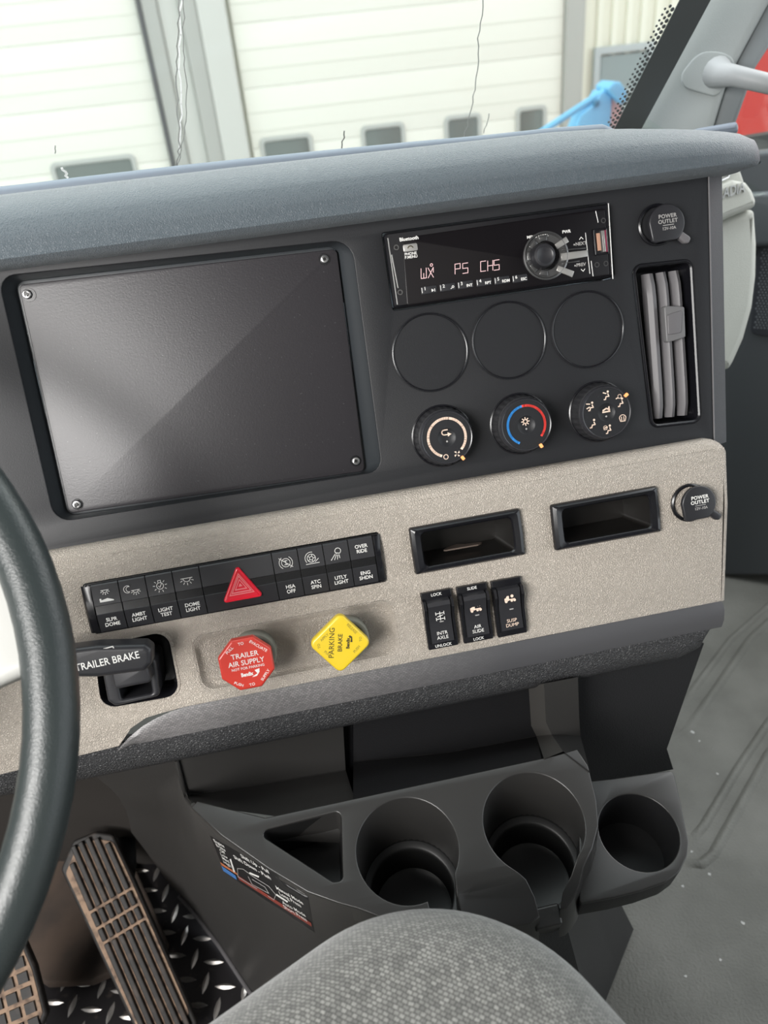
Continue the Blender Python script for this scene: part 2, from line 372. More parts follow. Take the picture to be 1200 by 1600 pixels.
def crack(pts, wd, mat): 
    P = inf(WM, pts, .001); Q = []
    for a, b in zip(P[:-1], P[1:]):
        a = Vector(a); b = Vector(b); n_ = 5
        for i in range(n_): 
            p = a.lerp(b, i/n_); Q.append((p.x+random.uniform(-.0014, .0014), p.y))
    Q.append(P[-1]); obj('crack', strokes([Q], wd, .0006), mat, wi)
m_crack = mk('crack_dark_edge', (.30, .31, .29), .3); m_crack2 = mk('crack_bright_edge', (.85, .86, .84), .3)
crack([(281, 0), (279, 60), (277, 120), (278, 180), (280, 230), (277, 262)], .0013, m_crack)
crack([(288, 0), (286, 70), (292, 120), (291, 190), (283, 235), (277, 262)], .0010, m_crack)
crack([(283, 0), (281, 90), (283, 180), (280, 235)], .0014, m_crack2)
crack([(755, 0), (748, 60), (745, 120), (738, 170), (725, 215)], .0012, m_crack)
crack([(539, 205), (534, 232)], .0012, m_frit); crack([(764, 178), (756, 208)], .0010, m_crack)
crack([(97, 263), (106, 278)], .0022, m_crack2); crack([(88, 228), (86, 240)], .001, m_crack)

# passenger side pillar with the grab handle
PN = (V3(0, 0, 1)*.25 + (-TG*.75) + (-TF*.6)).normalized()
PP = EYE + ray(1060, 120)*1.02
PM = frame_px(PP, PN, V3(0, 0, 1))
po = inf(PM, [(972, 212), (1020, 122), (1082, 5), (1118, -70), (1300, -70), (1210, -10), (1140, 120), (1108, 225)])
pil = struct(obj('trim_1', plate([rp(po, [.01]*8, 3)], -.05, 0, .012, 3), m_pillar, Mx=PM))
sl = inf(PM, [(1210, -15), (1260, -15), (1185, 100), (1140, 225), (1108, 225), (1140, 120)], 0)
obj('seal_strip', plate([sl], -.04, -.012, .006, 2), mk('grey_weather_strip', (.14, .155, .16), .6), pil)
gh = thing('grab_handle', 'pale grey grab handle bar on the windshield pillar at upper right', 'handle', PM)
mp_ = inf(PM, [(1062, 118), (1092, 80), (1128, 82), (1148, 92), (1146, 118), (1130, 140), (1118, 152), (1068, 138)], 0)
obj('mounting_plate', plate([rp(mp_, .03, 5)], -.002, .004, .002), m_pillar, gh)
gr = [Vector((*inframe(PM, 1118, 116), .012)), Vector((*inframe(PM, 1130, 117, .03), .03)), Vector((*inframe(PM, 1150, 119, .045), .045)), Vector((*inframe(PM, 1200, 131, .05), .05)), Vector((*inframe(PM, 1290, 150, .05), .05)), Vector((*inframe(PM, 1330, 165, .0), .0))]
obj('grip', tube(gr, .014, 16, rs=[.019, .0145, .0120, .0112, .0112, .012]), m_handle, gh)

# passenger door: window with the red truck outside, slate panel, speaker
DP = EYE + ray(1180, 300)*1.28
DNn = (-TG*.85 - TF*.4 + V3(0, 0, .05)).normalized()
DRM = frame_px(DP, DNn, V3(0, 0, 1))
dl = inf(DRM, [(1100, 246), (1420, 215), (1420, 900), (1100, 900)])
dr = struct(obj('door_1', plate([dl], -.05, 0, .008, 2), m_door, Mx=DRM))
ar = inf(DRM, [(1150, 300), (1430, 285), (1430, 372), (1150, 384)], .0)
obj('door_ledge', plate([rp(ar, .01, 3)], 0, .022, .008, 3), mk('slate_door_ledge', (.085, .095, .10), .5), dr)
gp = inf(DRM, [(1186, 376), (1420, 360), (1420, 560), (1172, 520)], 0)
grl = obj('speaker_grille', plate([rp(gp, .012, 4)], -.001, .004, .001), mk('speaker_grille_dark', (.035, .038, .045), .5), dr)
mb = MB(); g0 = Vector(inframe(DRM, 1175, 385)); 
for i in range(26):
    for j in range(34):
        x_ = g0.x+.004+i*.0055+(j % 2)*.00275; y_ = g0.y-.004-j*.0048
        ca, cb = Vector(gp[0]), Vector(gp[3])
        if y_ > ca.y-.003 or y_ < cb.y+.01+(x_-cb.x)*(-.1) : continue
        if x_ < ca.x+.006+(ca.y-y_)*(cb.x-ca.x)/(ca.y-cb.y): continue
        mb.add(*lathe([(.0017, .004), (.0015, .0052)], 6), Mx=T(x_, y_, 0))
dots = obj('mesh_dots', mb, mk('speaker_mesh_grey', (.16, .17, .18), .5), grl); dots['kind'] = 'stuff'
swl = inf(DRM, [(1100, -120), (1420, -160), (1420, 215), (1100, 246)])
w2 = struct(obj('window_2', MB().add(*prism(swl, -.03, -.026)), mkglass('door_glass', (.9, .93, .92), .06), Mx=DRM))
# red truck parked outside
rt = thing('truck', 'blurred red truck cab seen through the passenger window', 'truck', T(*(EYE + ray(1196, 150)*4.2)) @ Matrix.Rotation(R(-35), 4, 'Z'))
rl = [(-.55, -1.6), (2.4, -1.6), (2.4, 1.5), (1.6, 1.6), (.5, 1.45), (-.05, .75), (-.28, 0), (-.36, -.6)]
RX = Matrix.Rotation(R(90), 4, 'X')
mb = plate([rp(rl, .15, 4)], -.9, .9, .08, 3); obj('cab', mb, m_redcab, rt, Mx=RX)
obj('side_window', plate([rp([(.55, .35), (1.6, .35), (1.6, 1.1), (.85, 1.1)], .08, 3)], .89, .93, .01), m_dwin, rt, Mx=RX)
obj('wheel', lathe([(.2, 0), (.5, 0), (.52, .06), (.52, .24), (.5, .3), (.2, .3)], 32), m_dark, rt, Mx=T(.4, -.85, -1.7) @ RX)

# ================================================================== OUTSIDE (garage wall 8.9 m ahead, parallel to the stack)
WY = 8.9; GM = mat_from(V3(0, WY, H), V3(1, 0, 0), V3(0, 0, 1), V3(0, -1, 0))
def G(px, py, c=0): return inframe(GM, px, py, c)
zs0 = G(600, 900)[1]
gz = -2.6
gw = obj('garage_wall', prism([(-9, gz), (16, gz), (16, 6), (-9, 6)], -.3, -.02), m_wallw, Mx=GM)
tag(gw, 'white clad garage wall across the yard behind the windshield', 'wall')
mb = MB(); xa = G(905, 100)[0]
for k in range(40): mb.add(*prism([(xa+.02+k*.16, gz), (xa+.08+k*.16, gz), (xa+.08+k*.16, 5), (xa+.02+k*.16, 5)], -.03, .015))
c_ = obj('cladding_rib', mb, m_wallw, gw); c_['kind'] = 'stuff'
struct(obj('ground', prism([(-20, 2.4), (25, 2.4), (25, 30), (-20, 30)], H+gz-.1, H+gz), m_ground))
def gdoor(x0, x1, wins, label):
    t = thing('garage_door', label, 'garage door', GM @ T((x0+x1)/2, gz, 0)); c = (x0+x1)/2; w = x1-x0
    ph = .55; nrow = 13
    for k in range(nrow):
        z = k*ph
        obj('door_section', plate([rect(w, ph-.002, 0, 0, z+ph/2)], 0, .05, .006, 2), m_gdoor, t)
        mb = MB()
        for q in (.16, .33): mb.add(*prism(rect(w, .012, 0, 0, z+q), .049, .053))
        obj('panel_groove', mb, mk('door_groove', (.66, .66, .58), .8) if 'door_groove' not in bpy.data.materials else bpy.data.materials['door_groove'], t)
    for (wx, wz, ww, wh) in wins:
        f = obj('window', plate([rect(ww, wh, .06, wx-c, wz-gz), rect(ww-.09, wh-.09, .03, wx-c, wz-gz)], .04, .075, .01), mk('window_frame_pale', (.45, .46, .43), .6) if 'window_frame_pale' not in bpy.data.materials else bpy.data.materials['window_frame_pale'], t)
        obj('pane', plate([rect(ww-.08, wh-.08, .03, wx-c, wz-gz)], .045, .06, .002), m_dwin, f)
    return t
def win_px(a, b, w=None):
    p = G(*a); q = G(*b); return ((p[0]+q[0])/2, (p[1]+q[1])/2, q[0]-p[0], .34)
wy_ = lambda x, y: G(x, y)[1]
wz = (wy_(150, 255)+wy_(720, 190)+wy_(827, 177))/3 - .10
def wn(x0, x1, y): a = G(x0, y)[0]; b = G(x1, y)[0]; return ((a+b)/2, wz, b-a, .34)
xl1 = G(243, 130)[0]
gdoor(-6.5, xl1, [wn(80, 216, 262), (G(148, 262)[0]-1.75, wz, .95, .34)], 'white sectional garage door at the far left with one window in view')
xr0 = G(378, 130)[0]; xr1 = G(876, 100)[0]
gdoor(xr0, xr1, [wn(407, 490, 237), wn(563, 632, 216), wn(692, 750, 201), wn(803, 851, 189)], 'white sectional garage door in the middle with four small windows')
def post(label, a, b, mat, d0, d1, name='door_post'):
    x0 = G(a, 130)[0]; x1 = G(b, 130)[0]; t = obj(name, plate([[(0, 0), (x1-x0, 0), (x1-x0, 7.5), (0, 7.5)]], d0, d1, .02, 2), mat, Mx=GM @ T(x0, gz, 0)); tag(t, label, 'post')
    return t
post('thin dark seal strip beside the left garage door', 240, 247, m_seal, .06, .12, 'seal_strip')
post('grey post standing between the two garage doors', 247, 271, m_post, .0, .10)
post('pale cladding strip between the grey posts', 271, 303, m_post2, .0, .06, 'wall_strip')
post('second grey post nearer the middle garage door', 303, 329, m_post, .0, .14)
post('pale post touching the left edge of the middle garage door', 329, 372, m_post2, .02, .16)
post('grey post at the right end of the middle garage door', 876, 904, m_post, .0, .12)
# personnel door
a = G(936, 85); b = G(1010, 78); pd = thing('steel_door', 'grey steel door with narrow window in the garage wall', 'door', GM @ T((a[0]+b[0])/2, gz, 0)); w = b[0]-a[0]; h = (a[1]+b[1])/2-gz
obj('door_frame', plate([[(-w/2-.07, 0), (w/2+.07, 0), (w/2+.07, h+.07), (-w/2-.07, h+.07)], [(-w/2, .02), (w/2, .02), (w/2, h), (-w/2, h)]], 0, .06, .01), mk('pale_door_frame', (.42, .45, .45), .6), pd)
obj('door_leaf', plate([rect(w-.02, h-.03, 0, 0, h/2)], 0, .04, .004), m_pdoor, pd)
fw = obj('window_frame', plate([rect(.24, .80, 0, .14, h-.75), rect(.18, .74, 0, .14, h-.75)], .04, .06, .004), mk('pale_door_frame2', (.42, .45, .45), .6), pd)
obj('pane', plate([rect(.19, .75, 0, .14, h-.75)], .04, .05, .001), m_dwin, fw)
# blue lift arm
LM = frame_px(EYE + ray(925, 170)*5.2, V3(0, -1, 0), V3(0, 0, 1))
lf = thing('lift_machine', 'bright blue machine arm with diagonal strut outside the windshield', 'machine', LM)
bd = inf(LM, [(889, 212), (903, 178), (925, 160), (935, 140), (944, 143), (952, 152), (949, 215)]); obj('arm_plate', plate([rp(bd, .02, 3)], -.1, .05, .015), m_lift, lf)
s0 = inframe(LM, 835, 212); s1 = inframe(LM, 945, 140); obj('strut', tube([(s0[0], s0[1], .02), (s1[0], s1[1], .02)], .022, 12), m_lift, lf)
cp = inf(LM, [(938, 137), (950, 126), (960, 127), (970, 140), (971, 158), (962, 162), (950, 150)]); obj('arm_cap', plate([rp(cp, .02, 4)], -.12, .10, .02, 3), m_lift, lf)
st = inf(LM, [(949, 150), (964, 160), (969, 157), (970, 215), (946, 215)]); obj('steel_leg', plate([st], -.08, .03, .01), m_rust, lf)
ms = inf(LM, [(912, 205), (948, 205)]); yb = -(LM.to_translation().z-(H+gz)); obj('mast', MB().add(*prism([(ms[0][0], yb), (ms[1][0], yb), (ms[1][0], ms[1][1]), (ms[0][0], ms[0][1])], -.09, .03)), m_lift, lf)
q = inframe(LM, 931, 161, .06); obj('pin', lathe([(.02, .05), (.02, .075), (.01, .08)], 16), mk('dark_blue_pin', (.08, .25, .4), .5), lf, Mx=T(q[0], q[1], 0))

# ================================================================== DASHBOARD
db = thing('dashboard', 'dark dashboard centre stack with glare-hazed top pad and beige switch panel', 'dashboard', DM)
# --- openings
rec_out = rp(Dl([(-3, 432), (549, 374), (597, 736), (86, 816)]), [.012, .016, .012, .014], 5)
rec_in = rp(Dl([(24, 440), (525, 384), (573, 738), (106, 806)], -.016), [.007]*4, 5)
rad_c = ((.1046+.2967)/2, (.0415+.1017)/2); rad_hole = rect(.1935, .0620, .002, rad_c[0], rad_c[1])
v_out = rp(Dl([(987, 414), (1082, 404), (1096, 660), (1017, 669)]), [.008]*4, 5)
outer = [(-.60, -.118), (.377, -.118), (.389, .125), (-.60, .125)]
obj('centre_panel', plate([outer, rec_out, rad_hole, v_out], -.004, 0, .0008), m_stack, db)
# recess for the blanked-off screen
mb = MB().add(*loft([at(rec_out, -.0005), at(rec_out, -.002), at([(a[0]*.25+b[0]*.75, a[1]*.25+b[1]*.75) for a, b in zip(rec_out, rec_in)], -.012), at(rec_in, -.0165)], True))
mb.mesh(bpy.data.meshes[obj('tmpr', plate([rec_in, inset(rec_in, .004)], -.0185, -.0165, .0004), m_recess).data.name]); bpy.data.objects.remove(bpy.data.objects['tmpr'])
mb.add(*prism(rec_in, -.024, -.022))
obj('screen_recess', mb, m_recess, db)
# gauge blanks
for k, (gx, gy) in enumerate([(672, 551), (795, 532), (918, 515)]):
    c = D(gx, gy); g = obj('gauge_blank', lathe([(.0330, -.0001), (.0328, .0012), (.0318, .0014), (.0313, .0006), (.0312, .0002), (.0, .0002)], 64, False, False), m_stack, db, Mx=T(c[0], c[1], 0))
    obj('rim', MB().add(*tube([(.0318*math.cos(2*math.pi*i/64), .0318*math.sin(2*math.pi*i/64), .0008) for i in range(64)], .0009, 8, True)), m_gloss, g)
# side chamfer
mb = MB().add(*loft([[(.377, -.118, 0), (.389, .125, 0)], [(.3775, -.118, -.0006), (.3895, .125, -.0006)], [(.396, -.118, -.011), (.4085, .125, -.011)], [(.398, -.118, -.15), (.410, .125, -.15)]], False))
obj('side_trim', mb, m_side, db)
e0 = MB().add(*tube([(.3775, -.118, .0002), (.3895, .125, .0002)], .0007, 8)); obj('edge_bead', e0, m_vane, db)
# --- beige panel
bo = [(-.60, -.2595), (.366, -.2595), (.379, -.118), (-.60, -.118)]
bank_h = rect(.2455, .0435, .002, -.0605, -.1605)
pk = [(.1372, -.1607), (.2628, -.1624)]
def pk_hole(c): return rect(.092, .036, .003, c[0], c[1])
lev_o = rp(Dl([(146, 1010), (262, 985), (282, 1086), (159, 1108)], BW), .012, 6)
dish_o = rp(Dl([(297, 995), (612, 935), (628, 1022), (316, 1083)], BW), .012, 6); dish_i = rp(Dl([(309, 1004), (600, 946), (613, 1013), (328, 1072)], BW-.007), .012, 6)
# carbon strip starts at its pointed left end, the beige runs down past it
low = [(-.60, -.30)] + Dl([(120, 1182), (186, 1166)], BW) + Dl([(205, 1138), (228, 1122), (262, 1112)], BW) + [(-.125, -.2598)]
bo = low + [(.366, -.2595), (.379, -.118), (-.60, -.118)]
mb = plate([bo, bank_h, pk_hole(pk[0]), pk_hole(pk[1]), lev_o, dish_o], BW-.004, BW, .0006)
mb.add(*loft([at(dish_o, BW), at(inset(dish_o, .0015), BW-.0006), at([(a[0]*.35+b[0]*.65, a[1]*.35+b[1]*.65) for a, b in zip(dish_o, dish_i)], BW-.0055), at(dish_i, BW-.007)], True, False, True))
# rolled top and right edges
path = [(-.60, -.118, 0, 1, .0095), (.366, -.118, 0, 1, .0095)]
for k in range(7):
    a = R(90-k*15); rr = .0095*(1-k/6)+.005*(k/6); path.append((.372+.005*math.cos(a)-.006*(1-k/6), -.1225+.0045*math.sin(a), math.cos(a), math.sin(a), rr))
path += [(.3755, -.17, 1, -.05, .005), (.366, -.2595, 1, -.06, .005)]
loops = []
for k in range(8):
    a = R(90*k/7); loops.append([(x+nx*rr*math.sin(a), y+ny*rr*math.sin(a), BW-rr*(1-math.cos(a))) for x, y, nx, ny, rr in path])
loops.append([(x+nx*rr, y+ny*rr, BW-rr-.02) for x, y, nx, ny, rr in path])
mb.add(*loft(loops, False))
obj('beige_panel', mb, m_beige, db)
# --- trim strip under it and the rolled lower edge
n_ = 40
def lo_u(i): return -.60 + (.366+.60)*i/n_
carb = []; 
us = [-.187, -.175, -.162, -.150, -.138, -.125, -.10, -.05, .0, .04, .08]
tops = [-.2868, -.277, -.2695, -.265, -.2618, -.2600, -.2600, -.2600, -.2600, -.2600, -.2600]
def strip(us_, tops_, bot): return loft([[(u, t, BW-.0005) for u, t in zip(us_, tops_)], [(u, t*.75+bot*.25, BW+.0008) for u, t in zip(us_, tops_)], [(u, t*.35+bot*.65, BW-.001) for u, t in zip(us_, tops_)], [(u, bot, BW-.006) for u, t in zip(us_, tops_)], [(u, bot, BW-.03) for u, t in zip(us_, tops_)]], False)
us = us[:-2]+[.04, .08, .15, .22, .30, .35, .3655, .368]; tops = tops[:-2]+[-.26, -.26, -.26, -.2598, -.2596, -.2595, -.2595, -.2620]
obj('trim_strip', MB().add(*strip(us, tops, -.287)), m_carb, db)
prof = [(-.283, BW-.008), (-.292, BW-.005), (-.302, BW-.008), (-.311, BW-.014), (-.317, BW-.022), (-.319, BW-.032), (-.318, BW-.09)]
RL = []
for u, s in [(-.60, 1), (-.30, 1), (-.10, 1), (.20, 1), (.33, 1), (.35, .9), (.362, .55), (.366, .2)]:
    RL.append([(u, -.262+(a+.262)*s if u > .34 else a, b-(.0 if u < .34 else .004*(1-s))) for a, b in prof])
obj('lower_roll', MB().add(*loft(RL, False)), m_roll, db)
# --- top pad (visor), windshield glare worked into its colour
def pad_top(u):
    pts = [(-.60, .172), (-.19, .1715), (.0, .1705), (.14, .169), (.26, .1675), (.313, .1645), (.37, .157), (.40, .1515), (.417, .1475), (.4315, .1395)]
    for a, b in zip(pts[:-1], pts[1:]):
        if u <= b[0]: return a[1]+(b[1]-a[1])*(u-a[0])/(b[0]-a[0])
    return pts[-1][1]
loops = []
for u in [-.60, -.4, -.2, -.1, 0, .1, .2, .26, .30, .33, .36, .385, .405, .418, .427, .432]:
    t = pad_top(u); s = 1 if u < .36 else max(.12, math.sqrt(max(0, 1-((u-.36)/.0735)**2))); mid = .128; b0 = .1115 if u < .38 else .1115+(.128-.1115)*(1-s)*.35
    hh = t-b0
    pr = [(b0+.001, -.02), (b0, .010), (b0, .026*s), (b0+.003, .032*s), (b0+hh*.25, .034*s), (b0+hh*.5, .029*s), (b0+hh*.72, .017*s), (b0+hh*.88, .003*s), (b0+hh*.97, -.012), (b0+hh, -.024), (b0+hh*.97, -.045), (b0+hh*.8, -.11), (b0+hh*.6, -.22)]
    loops.append([(u, a, b) for a, b in pr])
loops.append([(.434, .124+(a-.124)*.35, min(b, -.015) if b < 0 else 0) for (_, a, b) in loops[-1]])
obj('top_pad', MB().add(*loft(loops, False, False, True)), m_pad, db)
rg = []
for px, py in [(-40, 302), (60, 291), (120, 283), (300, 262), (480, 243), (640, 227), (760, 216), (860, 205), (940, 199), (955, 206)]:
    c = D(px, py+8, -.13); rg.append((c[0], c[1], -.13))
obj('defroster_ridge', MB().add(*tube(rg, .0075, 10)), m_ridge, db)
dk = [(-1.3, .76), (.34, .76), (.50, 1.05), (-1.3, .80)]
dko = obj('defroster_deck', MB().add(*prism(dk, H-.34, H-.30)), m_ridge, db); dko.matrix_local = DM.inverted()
# passenger-side block of the dashboard
PB = -.34; pbM = T(0, 0, PB)
b1 = Dl([(1060, 214), (1100, 200), (1157, 188), (1156, 206), (1145, 213), (1153, 248), (1166, 286), (1120, 330), (1100, 330), (1080, 250)], PB)
b2 = Dl([(1090, 312), (1128, 286), (1146, 279), (1168, 283), (1178, 296), (1184, 312), (1183, 322), (1110, 352), (1090, 352)], PB+.02)
b3 = Dl([(1095, 350), (1183, 323), (1187, 380), (1186, 430), (1180, 480), (1166, 530), (1150, 566), (1144, 576), (1100, 585)], PB+.01)
pdsh = obj('passenger_section', plate([rp(b1, .006, 3)], -.02, 0, .006, 3).mesh(plate([rp(b3, .006, 3)], -.10, .01, .012, 4).__class__ and obj('tmpq', plate([rp(b3, .006, 3)], -.10, .01, .012, 4), m_pass).data), m_pass, db, Mx=pbM); bpy.data.objects.remove(bpy.data.objects['tmpq']); pdsh['label'] = 'pale grey passenger side face'
obj('badge_bar', plate([rp(b2, .005, 3)], -.08, .02, .008, 3), m_pass, pdsh)
l1 = Dl([(1062, 208), (1096, 198), (1155, 188), (1157, 206), (1100, 214), (1072, 218)], PB+.03); obj('top_ledge', plate([rp(l1, .004, 3)], -.03, .03, .006, 3), m_ridge, pdsh)
q = D(1163, 293, PB+.022); text('CASCADIA', .012, (q[0], q[1], .0205), pdsh, m_chrome, rot=8, align='RIGHT', bold=.02, cond=.76, shear=.35, ex=.0012)
chr_ = Dl([(1128, 281), (1146, 272), (1147, 262)], PB+.025); obj('chrome_hook', MB().add(*tube([(a, b, .012) for a, b in chr_], .0028, 8)), m_chrome, pdsh)
# dark footwell shapes behind the stack
q0 = hz(1150, 862, 0); fwM = frame_px(q0, (-q0+V3(0, 0, q0.z)).normalized(), V3(0, 0, 1))
ft = struct(obj('wall_right', MB().add(*prism([(-.75, 0), (.9, 0), (.9, .72), (-.75, .72)], -.03, 0)), m_dark, Mx=fwM))
FI = fwM.inverted()
def Fp(px, py, c=0): return inframe(fwM, px, py, c)
a = [Fp(*p) for p in [(1130, 738), (1160, 715), (1176, 728), (1215, 742), (1300, 760), (1300, 850), (1130, 800)]]
obj('footwell_shell', plate([rp(a, .008, 3)], .0, .03, .008, 3), mk('footwell_gloss', (.02, .021, .022), .3), ft)
obj('footwell_rib', MB().add(*tube([(*Fp(1120, 830), .01), (*Fp(1260, 862), .01)], .006, 8)), m_dark, ft)
obj('footwell_rib', MB().add(*tube([(*Fp(1120, 846), .01), (*Fp(1260, 882), .01)], .006, 8)), m_dark, ft)

# ================================================================== things on the black stack
# blanking plate
bp = Dthing('blanking_plate', 'large black speckled blanking plate screwed over the screen opening', 'plate', 298, 590, -.0155)
po_ = rp(locs(bp, [(29, 445), (526, 389), (570, 736), (108, 802)], .0035), .004, 5)
hl = [(43, 460), (507, 405), (556, 720), (121, 788)]
hs = [loc(bp, x, y, .0035) for x, y in hl]
slot = lambda c: rp([(c[0]-.0045, c[1]-.0042), (c[0]+.0062, c[1]-.0046), (c[0]+.0058, c[1]+.0036), (c[0]-.0045, c[1]+.0042)], .0038, 5)
obj('sheet', plate([po_], -.0005, .0035, .0006), m_plate, bp)
for k, c in enumerate(hs):
    w_ = obj('screw_recess', lathe([(.0054 if k == 0 else .0048, .0034), (.0052 if k == 0 else .0046, .0039), (.0, .0039)], 24, False, False), m_gloss, bp, Mx=T(c[0]+(.0012 if k == 0 else 0), c[1]-(.0006 if k == 0 else 0), 0))
    s = obj('screw', MB().add(*lathe([(.0036, .0035), (.0036, .0052), (.0030, .0061), (.0021, .0063), (.0019, .0045)], 24, False, True)), m_steel if k in (0, 1, 2) else m_steel, bp, Mx=T(c[0], c[1], 0))
    star = [((.0017 if i % 2 else .0011)*math.cos(i*math.pi/6), (.0017 if i % 2 else .0011)*math.sin(i*math.pi/6)) for i in range(12)]
    obj('torx_socket', prism(star, .0044, .00635), m_screwblk, s)

# radio
rd = Dthing('car_radio', 'single-slot car radio with red display text and round dial', 'radio', 778, 400, 0)
rc0 = o_c[rd.name]; rw, rh = .1915, .0600; ox, oy = rad_c[0]-rc0[0], rad_c[1]-rc0[1]
ro = rect(rw, rh, .003, ox, oy); RF = .006
obj('faceplate', MB().add(*loft([at(ro, -.02), at(ro, .002), at(inset(ro, .002), RF)], True, True, True)), m_gloss, rd)
lens = locs(rd, [(628, 372), (944, 326), (952, 430), (636, 478)], RF); 
def rtext(s, px, py, hpx, mat=m_dim, **k): q = loc(rd, px, py, RF+.001); return text(s, hpx*.00053, (q[0], q[1], RF+.0011), rd, mat, **k)
obj('display_lens', plate([rp(lens, .002, 3)], RF-.001, RF+.001, .0006), mk('display_glass', (.005, .004, .005), .3, 0, .3), rd)
for a, b in [((606, 372), (621, 476)), ((612, 398), (622, 450))]:
    p = loc(rd, *a, RF); q = loc(rd, *b, RF); obj('chrome_edge', MB().add(*tube([(p[0], p[1], RF), (q[0], q[1], RF)], .0005, 6)), m_silver, rd)
for px, py in [(625, 457), (932, 414), (946, 412), (619, 387), (942, 345)]:
    q = loc(rd, px, py, RF); obj('socket', lathe([(.0022, RF-.001), (.0022, RF+.0012), (.0014, RF+.0012), (.0013, RF-.0005)], 20, False, True), m_dimsil, rd, Mx=T(q[0], q[1], 0))
rtext('Bluetooth', 639, 373, 5.2, m_white, bold=.03)
b0 = loc(rd, 641, 387, RF+.001); obj('phone_button', plate([rect(.0118, .0058, .0012, b0[0], b0[1])], RF, RF+.002, .0004), m_silver, rd)
icon(rd, m_ink, [arcl(.0022, 20, 160, 0, 0, 8)], .0008, (b0[0], b0[1]-.0010, RF+.002))
rtext('PHONE\nP.MENU', 642, 399, 4, m_white, line=.9)
# segment display
def seg(ch, cx_, cy_, w_, h_, sk=.12):
    S = {'P': 'afbeg', 'S': 'afgcd', 'C': 'afed', 'H': 'fbgec', 'W': 'fecbdm', 'X': 'xyb', '5': 'afgcd', 'o': 'o'}
    x0, x1, y0, y1, ym = -w_/2, w_/2, -h_/2, h_/2, 0
    D_ = dict(a=[(x0, y1), (x1, y1)], f=[(x0, y1), (x0, ym)], b=[(x1, y1), (x1, ym)], e=[(x0, ym), (x0, y0)], c=[(x1, ym), (x1, y0)], g=[(x0, ym), (x1, ym)], d=[(x0, y0), (x1, y0)], m=[(0, ym*1.0), (0, y0)])
    ls = []
    for s_ in S[ch]:
        if s_ == 'x': ls.append([(x0, y1), (x1, y0)])
        elif s_ == 'y': ls.append([(x0, y0), (x1, y1)])
        elif s_ == 'o': ls.append(arcl(w_*.35, 0, 360, 0, 0, 8))
        else: ls.append(D_[s_])
    return [[(cx_+x+y*sk, cy_+y) for x, y in l] for l in ls]
ls = []
for ch, px, py in [('W', 662, 427), ('X', 673, 426), ('P', 715, 420), ('S', 727, 419), ('C', 755, 416), ('H', 766, 415), ('S', 776, 414)]:
    q = loc(rd, px, py, RF+.001); ls += seg(ch, q[0], q[1], .0044, .0078)
q = loc(rd, 674, 414, RF+.001); ls += seg('o', q[0], q[1], .003, .003)
obj('display_text', strokes(ls, .00052, RF+.001), m_lcd, rd)
for k, (px, py, ic) in enumerate([(670, 453, 'H'), (699, 449, 'Q'), (727, 445, 'INT'), (756, 441, 'RPT'), (784, 438, 'RDM'), (812, 435, 'ESC')]):
    q = loc(rd, px, py, RF+.001); b = obj('preset_button', plate([rect(.0130, .0062, .0008, q[0], q[1])], RF, RF+.002, .0006), m_switch, rd)
    obj('edge_line', strokes([[(-.0058, .0022), (-.0058, -.0016)]], .0004), m_white, b, Mx=T(q[0], q[1], RF+.002))
    text(str(k+1), .0026, (q[0]-.0032, q[1]+.0012, RF+.0021), b, m_white); 
    if ic in ('H', 'Q'):
        if ic == 'H': obj('icon', strokes([[(-.0012, .001), (-.0012, -.001)], [(.0012, .001), (.0012, -.001)]], .0005, 0, [[(-.0008, .001), (-.0008, -.001), (.0004, 0)]]), m_white, b, Mx=T(q[0]+.0035, q[1]-.0008, RF+.0021))
        else: obj('icon', strokes([arcl(.0008, 0, 360, .0010, .0006, 8), [(.0004, 0), (-.0010, -.0008)]], .0005), m_white, b, Mx=T(q[0]+.0035, q[1]-.0008, RF+.0021))
    else: text(ic, .0022, (q[0]+.0032, q[1]-.0010, RF+.0021), b, m_white, bold=.03)
# dial
kq = loc(rd, 852, 400, RF); dl_ = obj('dial_ring', lathe([(.0195, RF), (.0195, RF+.0022), (.0182, RF+.0026), (.0172, RF+.0012), (.0120, RF+.0010)], 48, False, True), m_dimsil, rd, Mx=T(kq[0], kq[1], 0))
for a0 in (95, 135, 175, 215, 255):
    lp = arcl(.0165, a0-14, a0+14, 0, 0, 6)+arcl(.0118, a0+14, a0-14, 0, 0, 6); obj('silver_segment', plate([lp], RF+.001, RF+.003, .0006), m_dimsil, dl_)
kn = loc(rd, 852, 398, RF+.014); obj('volume_knob', lathe([(.0100, RF), (.0098, RF+.010), (.0088, RF+.013), (.007, RF+.0135), (.006, RF+.0128), (0, RF+.0125)], 40, False, False), m_switch, rd, Mx=T(kn[0], kn[1], 0))
def bar(p, q, w0, w1, mat, z=RF+.001, h=.0015):
    p = Vector(loc(rd, *p, z)); q = Vector(loc(rd, *q, z)); d = (q-p).normalized(); nn = Vector((-d.y, d.x)); lp = [p+nn*w0/2, p-nn*w0/2, q-nn*w1/2, q+nn*w1/2]
    obj('silver_bar', plate([[(a.x, a.y) for a in lp]], z, z+h, .0005), mat, rd)
bar((868, 386), (886, 374), .0045, .0050, m_silver); bar((876, 402), (917, 396), .0062, .0052, m_silver); bar((870, 419), (895, 429), .0045, .0052, m_silver)
bar((878, 391), (914, 388), .0010, .0010, m_dimsil); bar((878, 412), (905, 408), .0010, .0010, m_dimsil)
rtext('MENU • DIAL', 840, 369, 4.2, m_white, bold=.03); rtext('PWR', 885, 362, 4.5, m_white, bold=.03); rtext('▪NEXT', 906, 381, 5, m_dim, bold=.03); rtext('▪PREV', 906, 414, 5, m_dim, bold=.03)
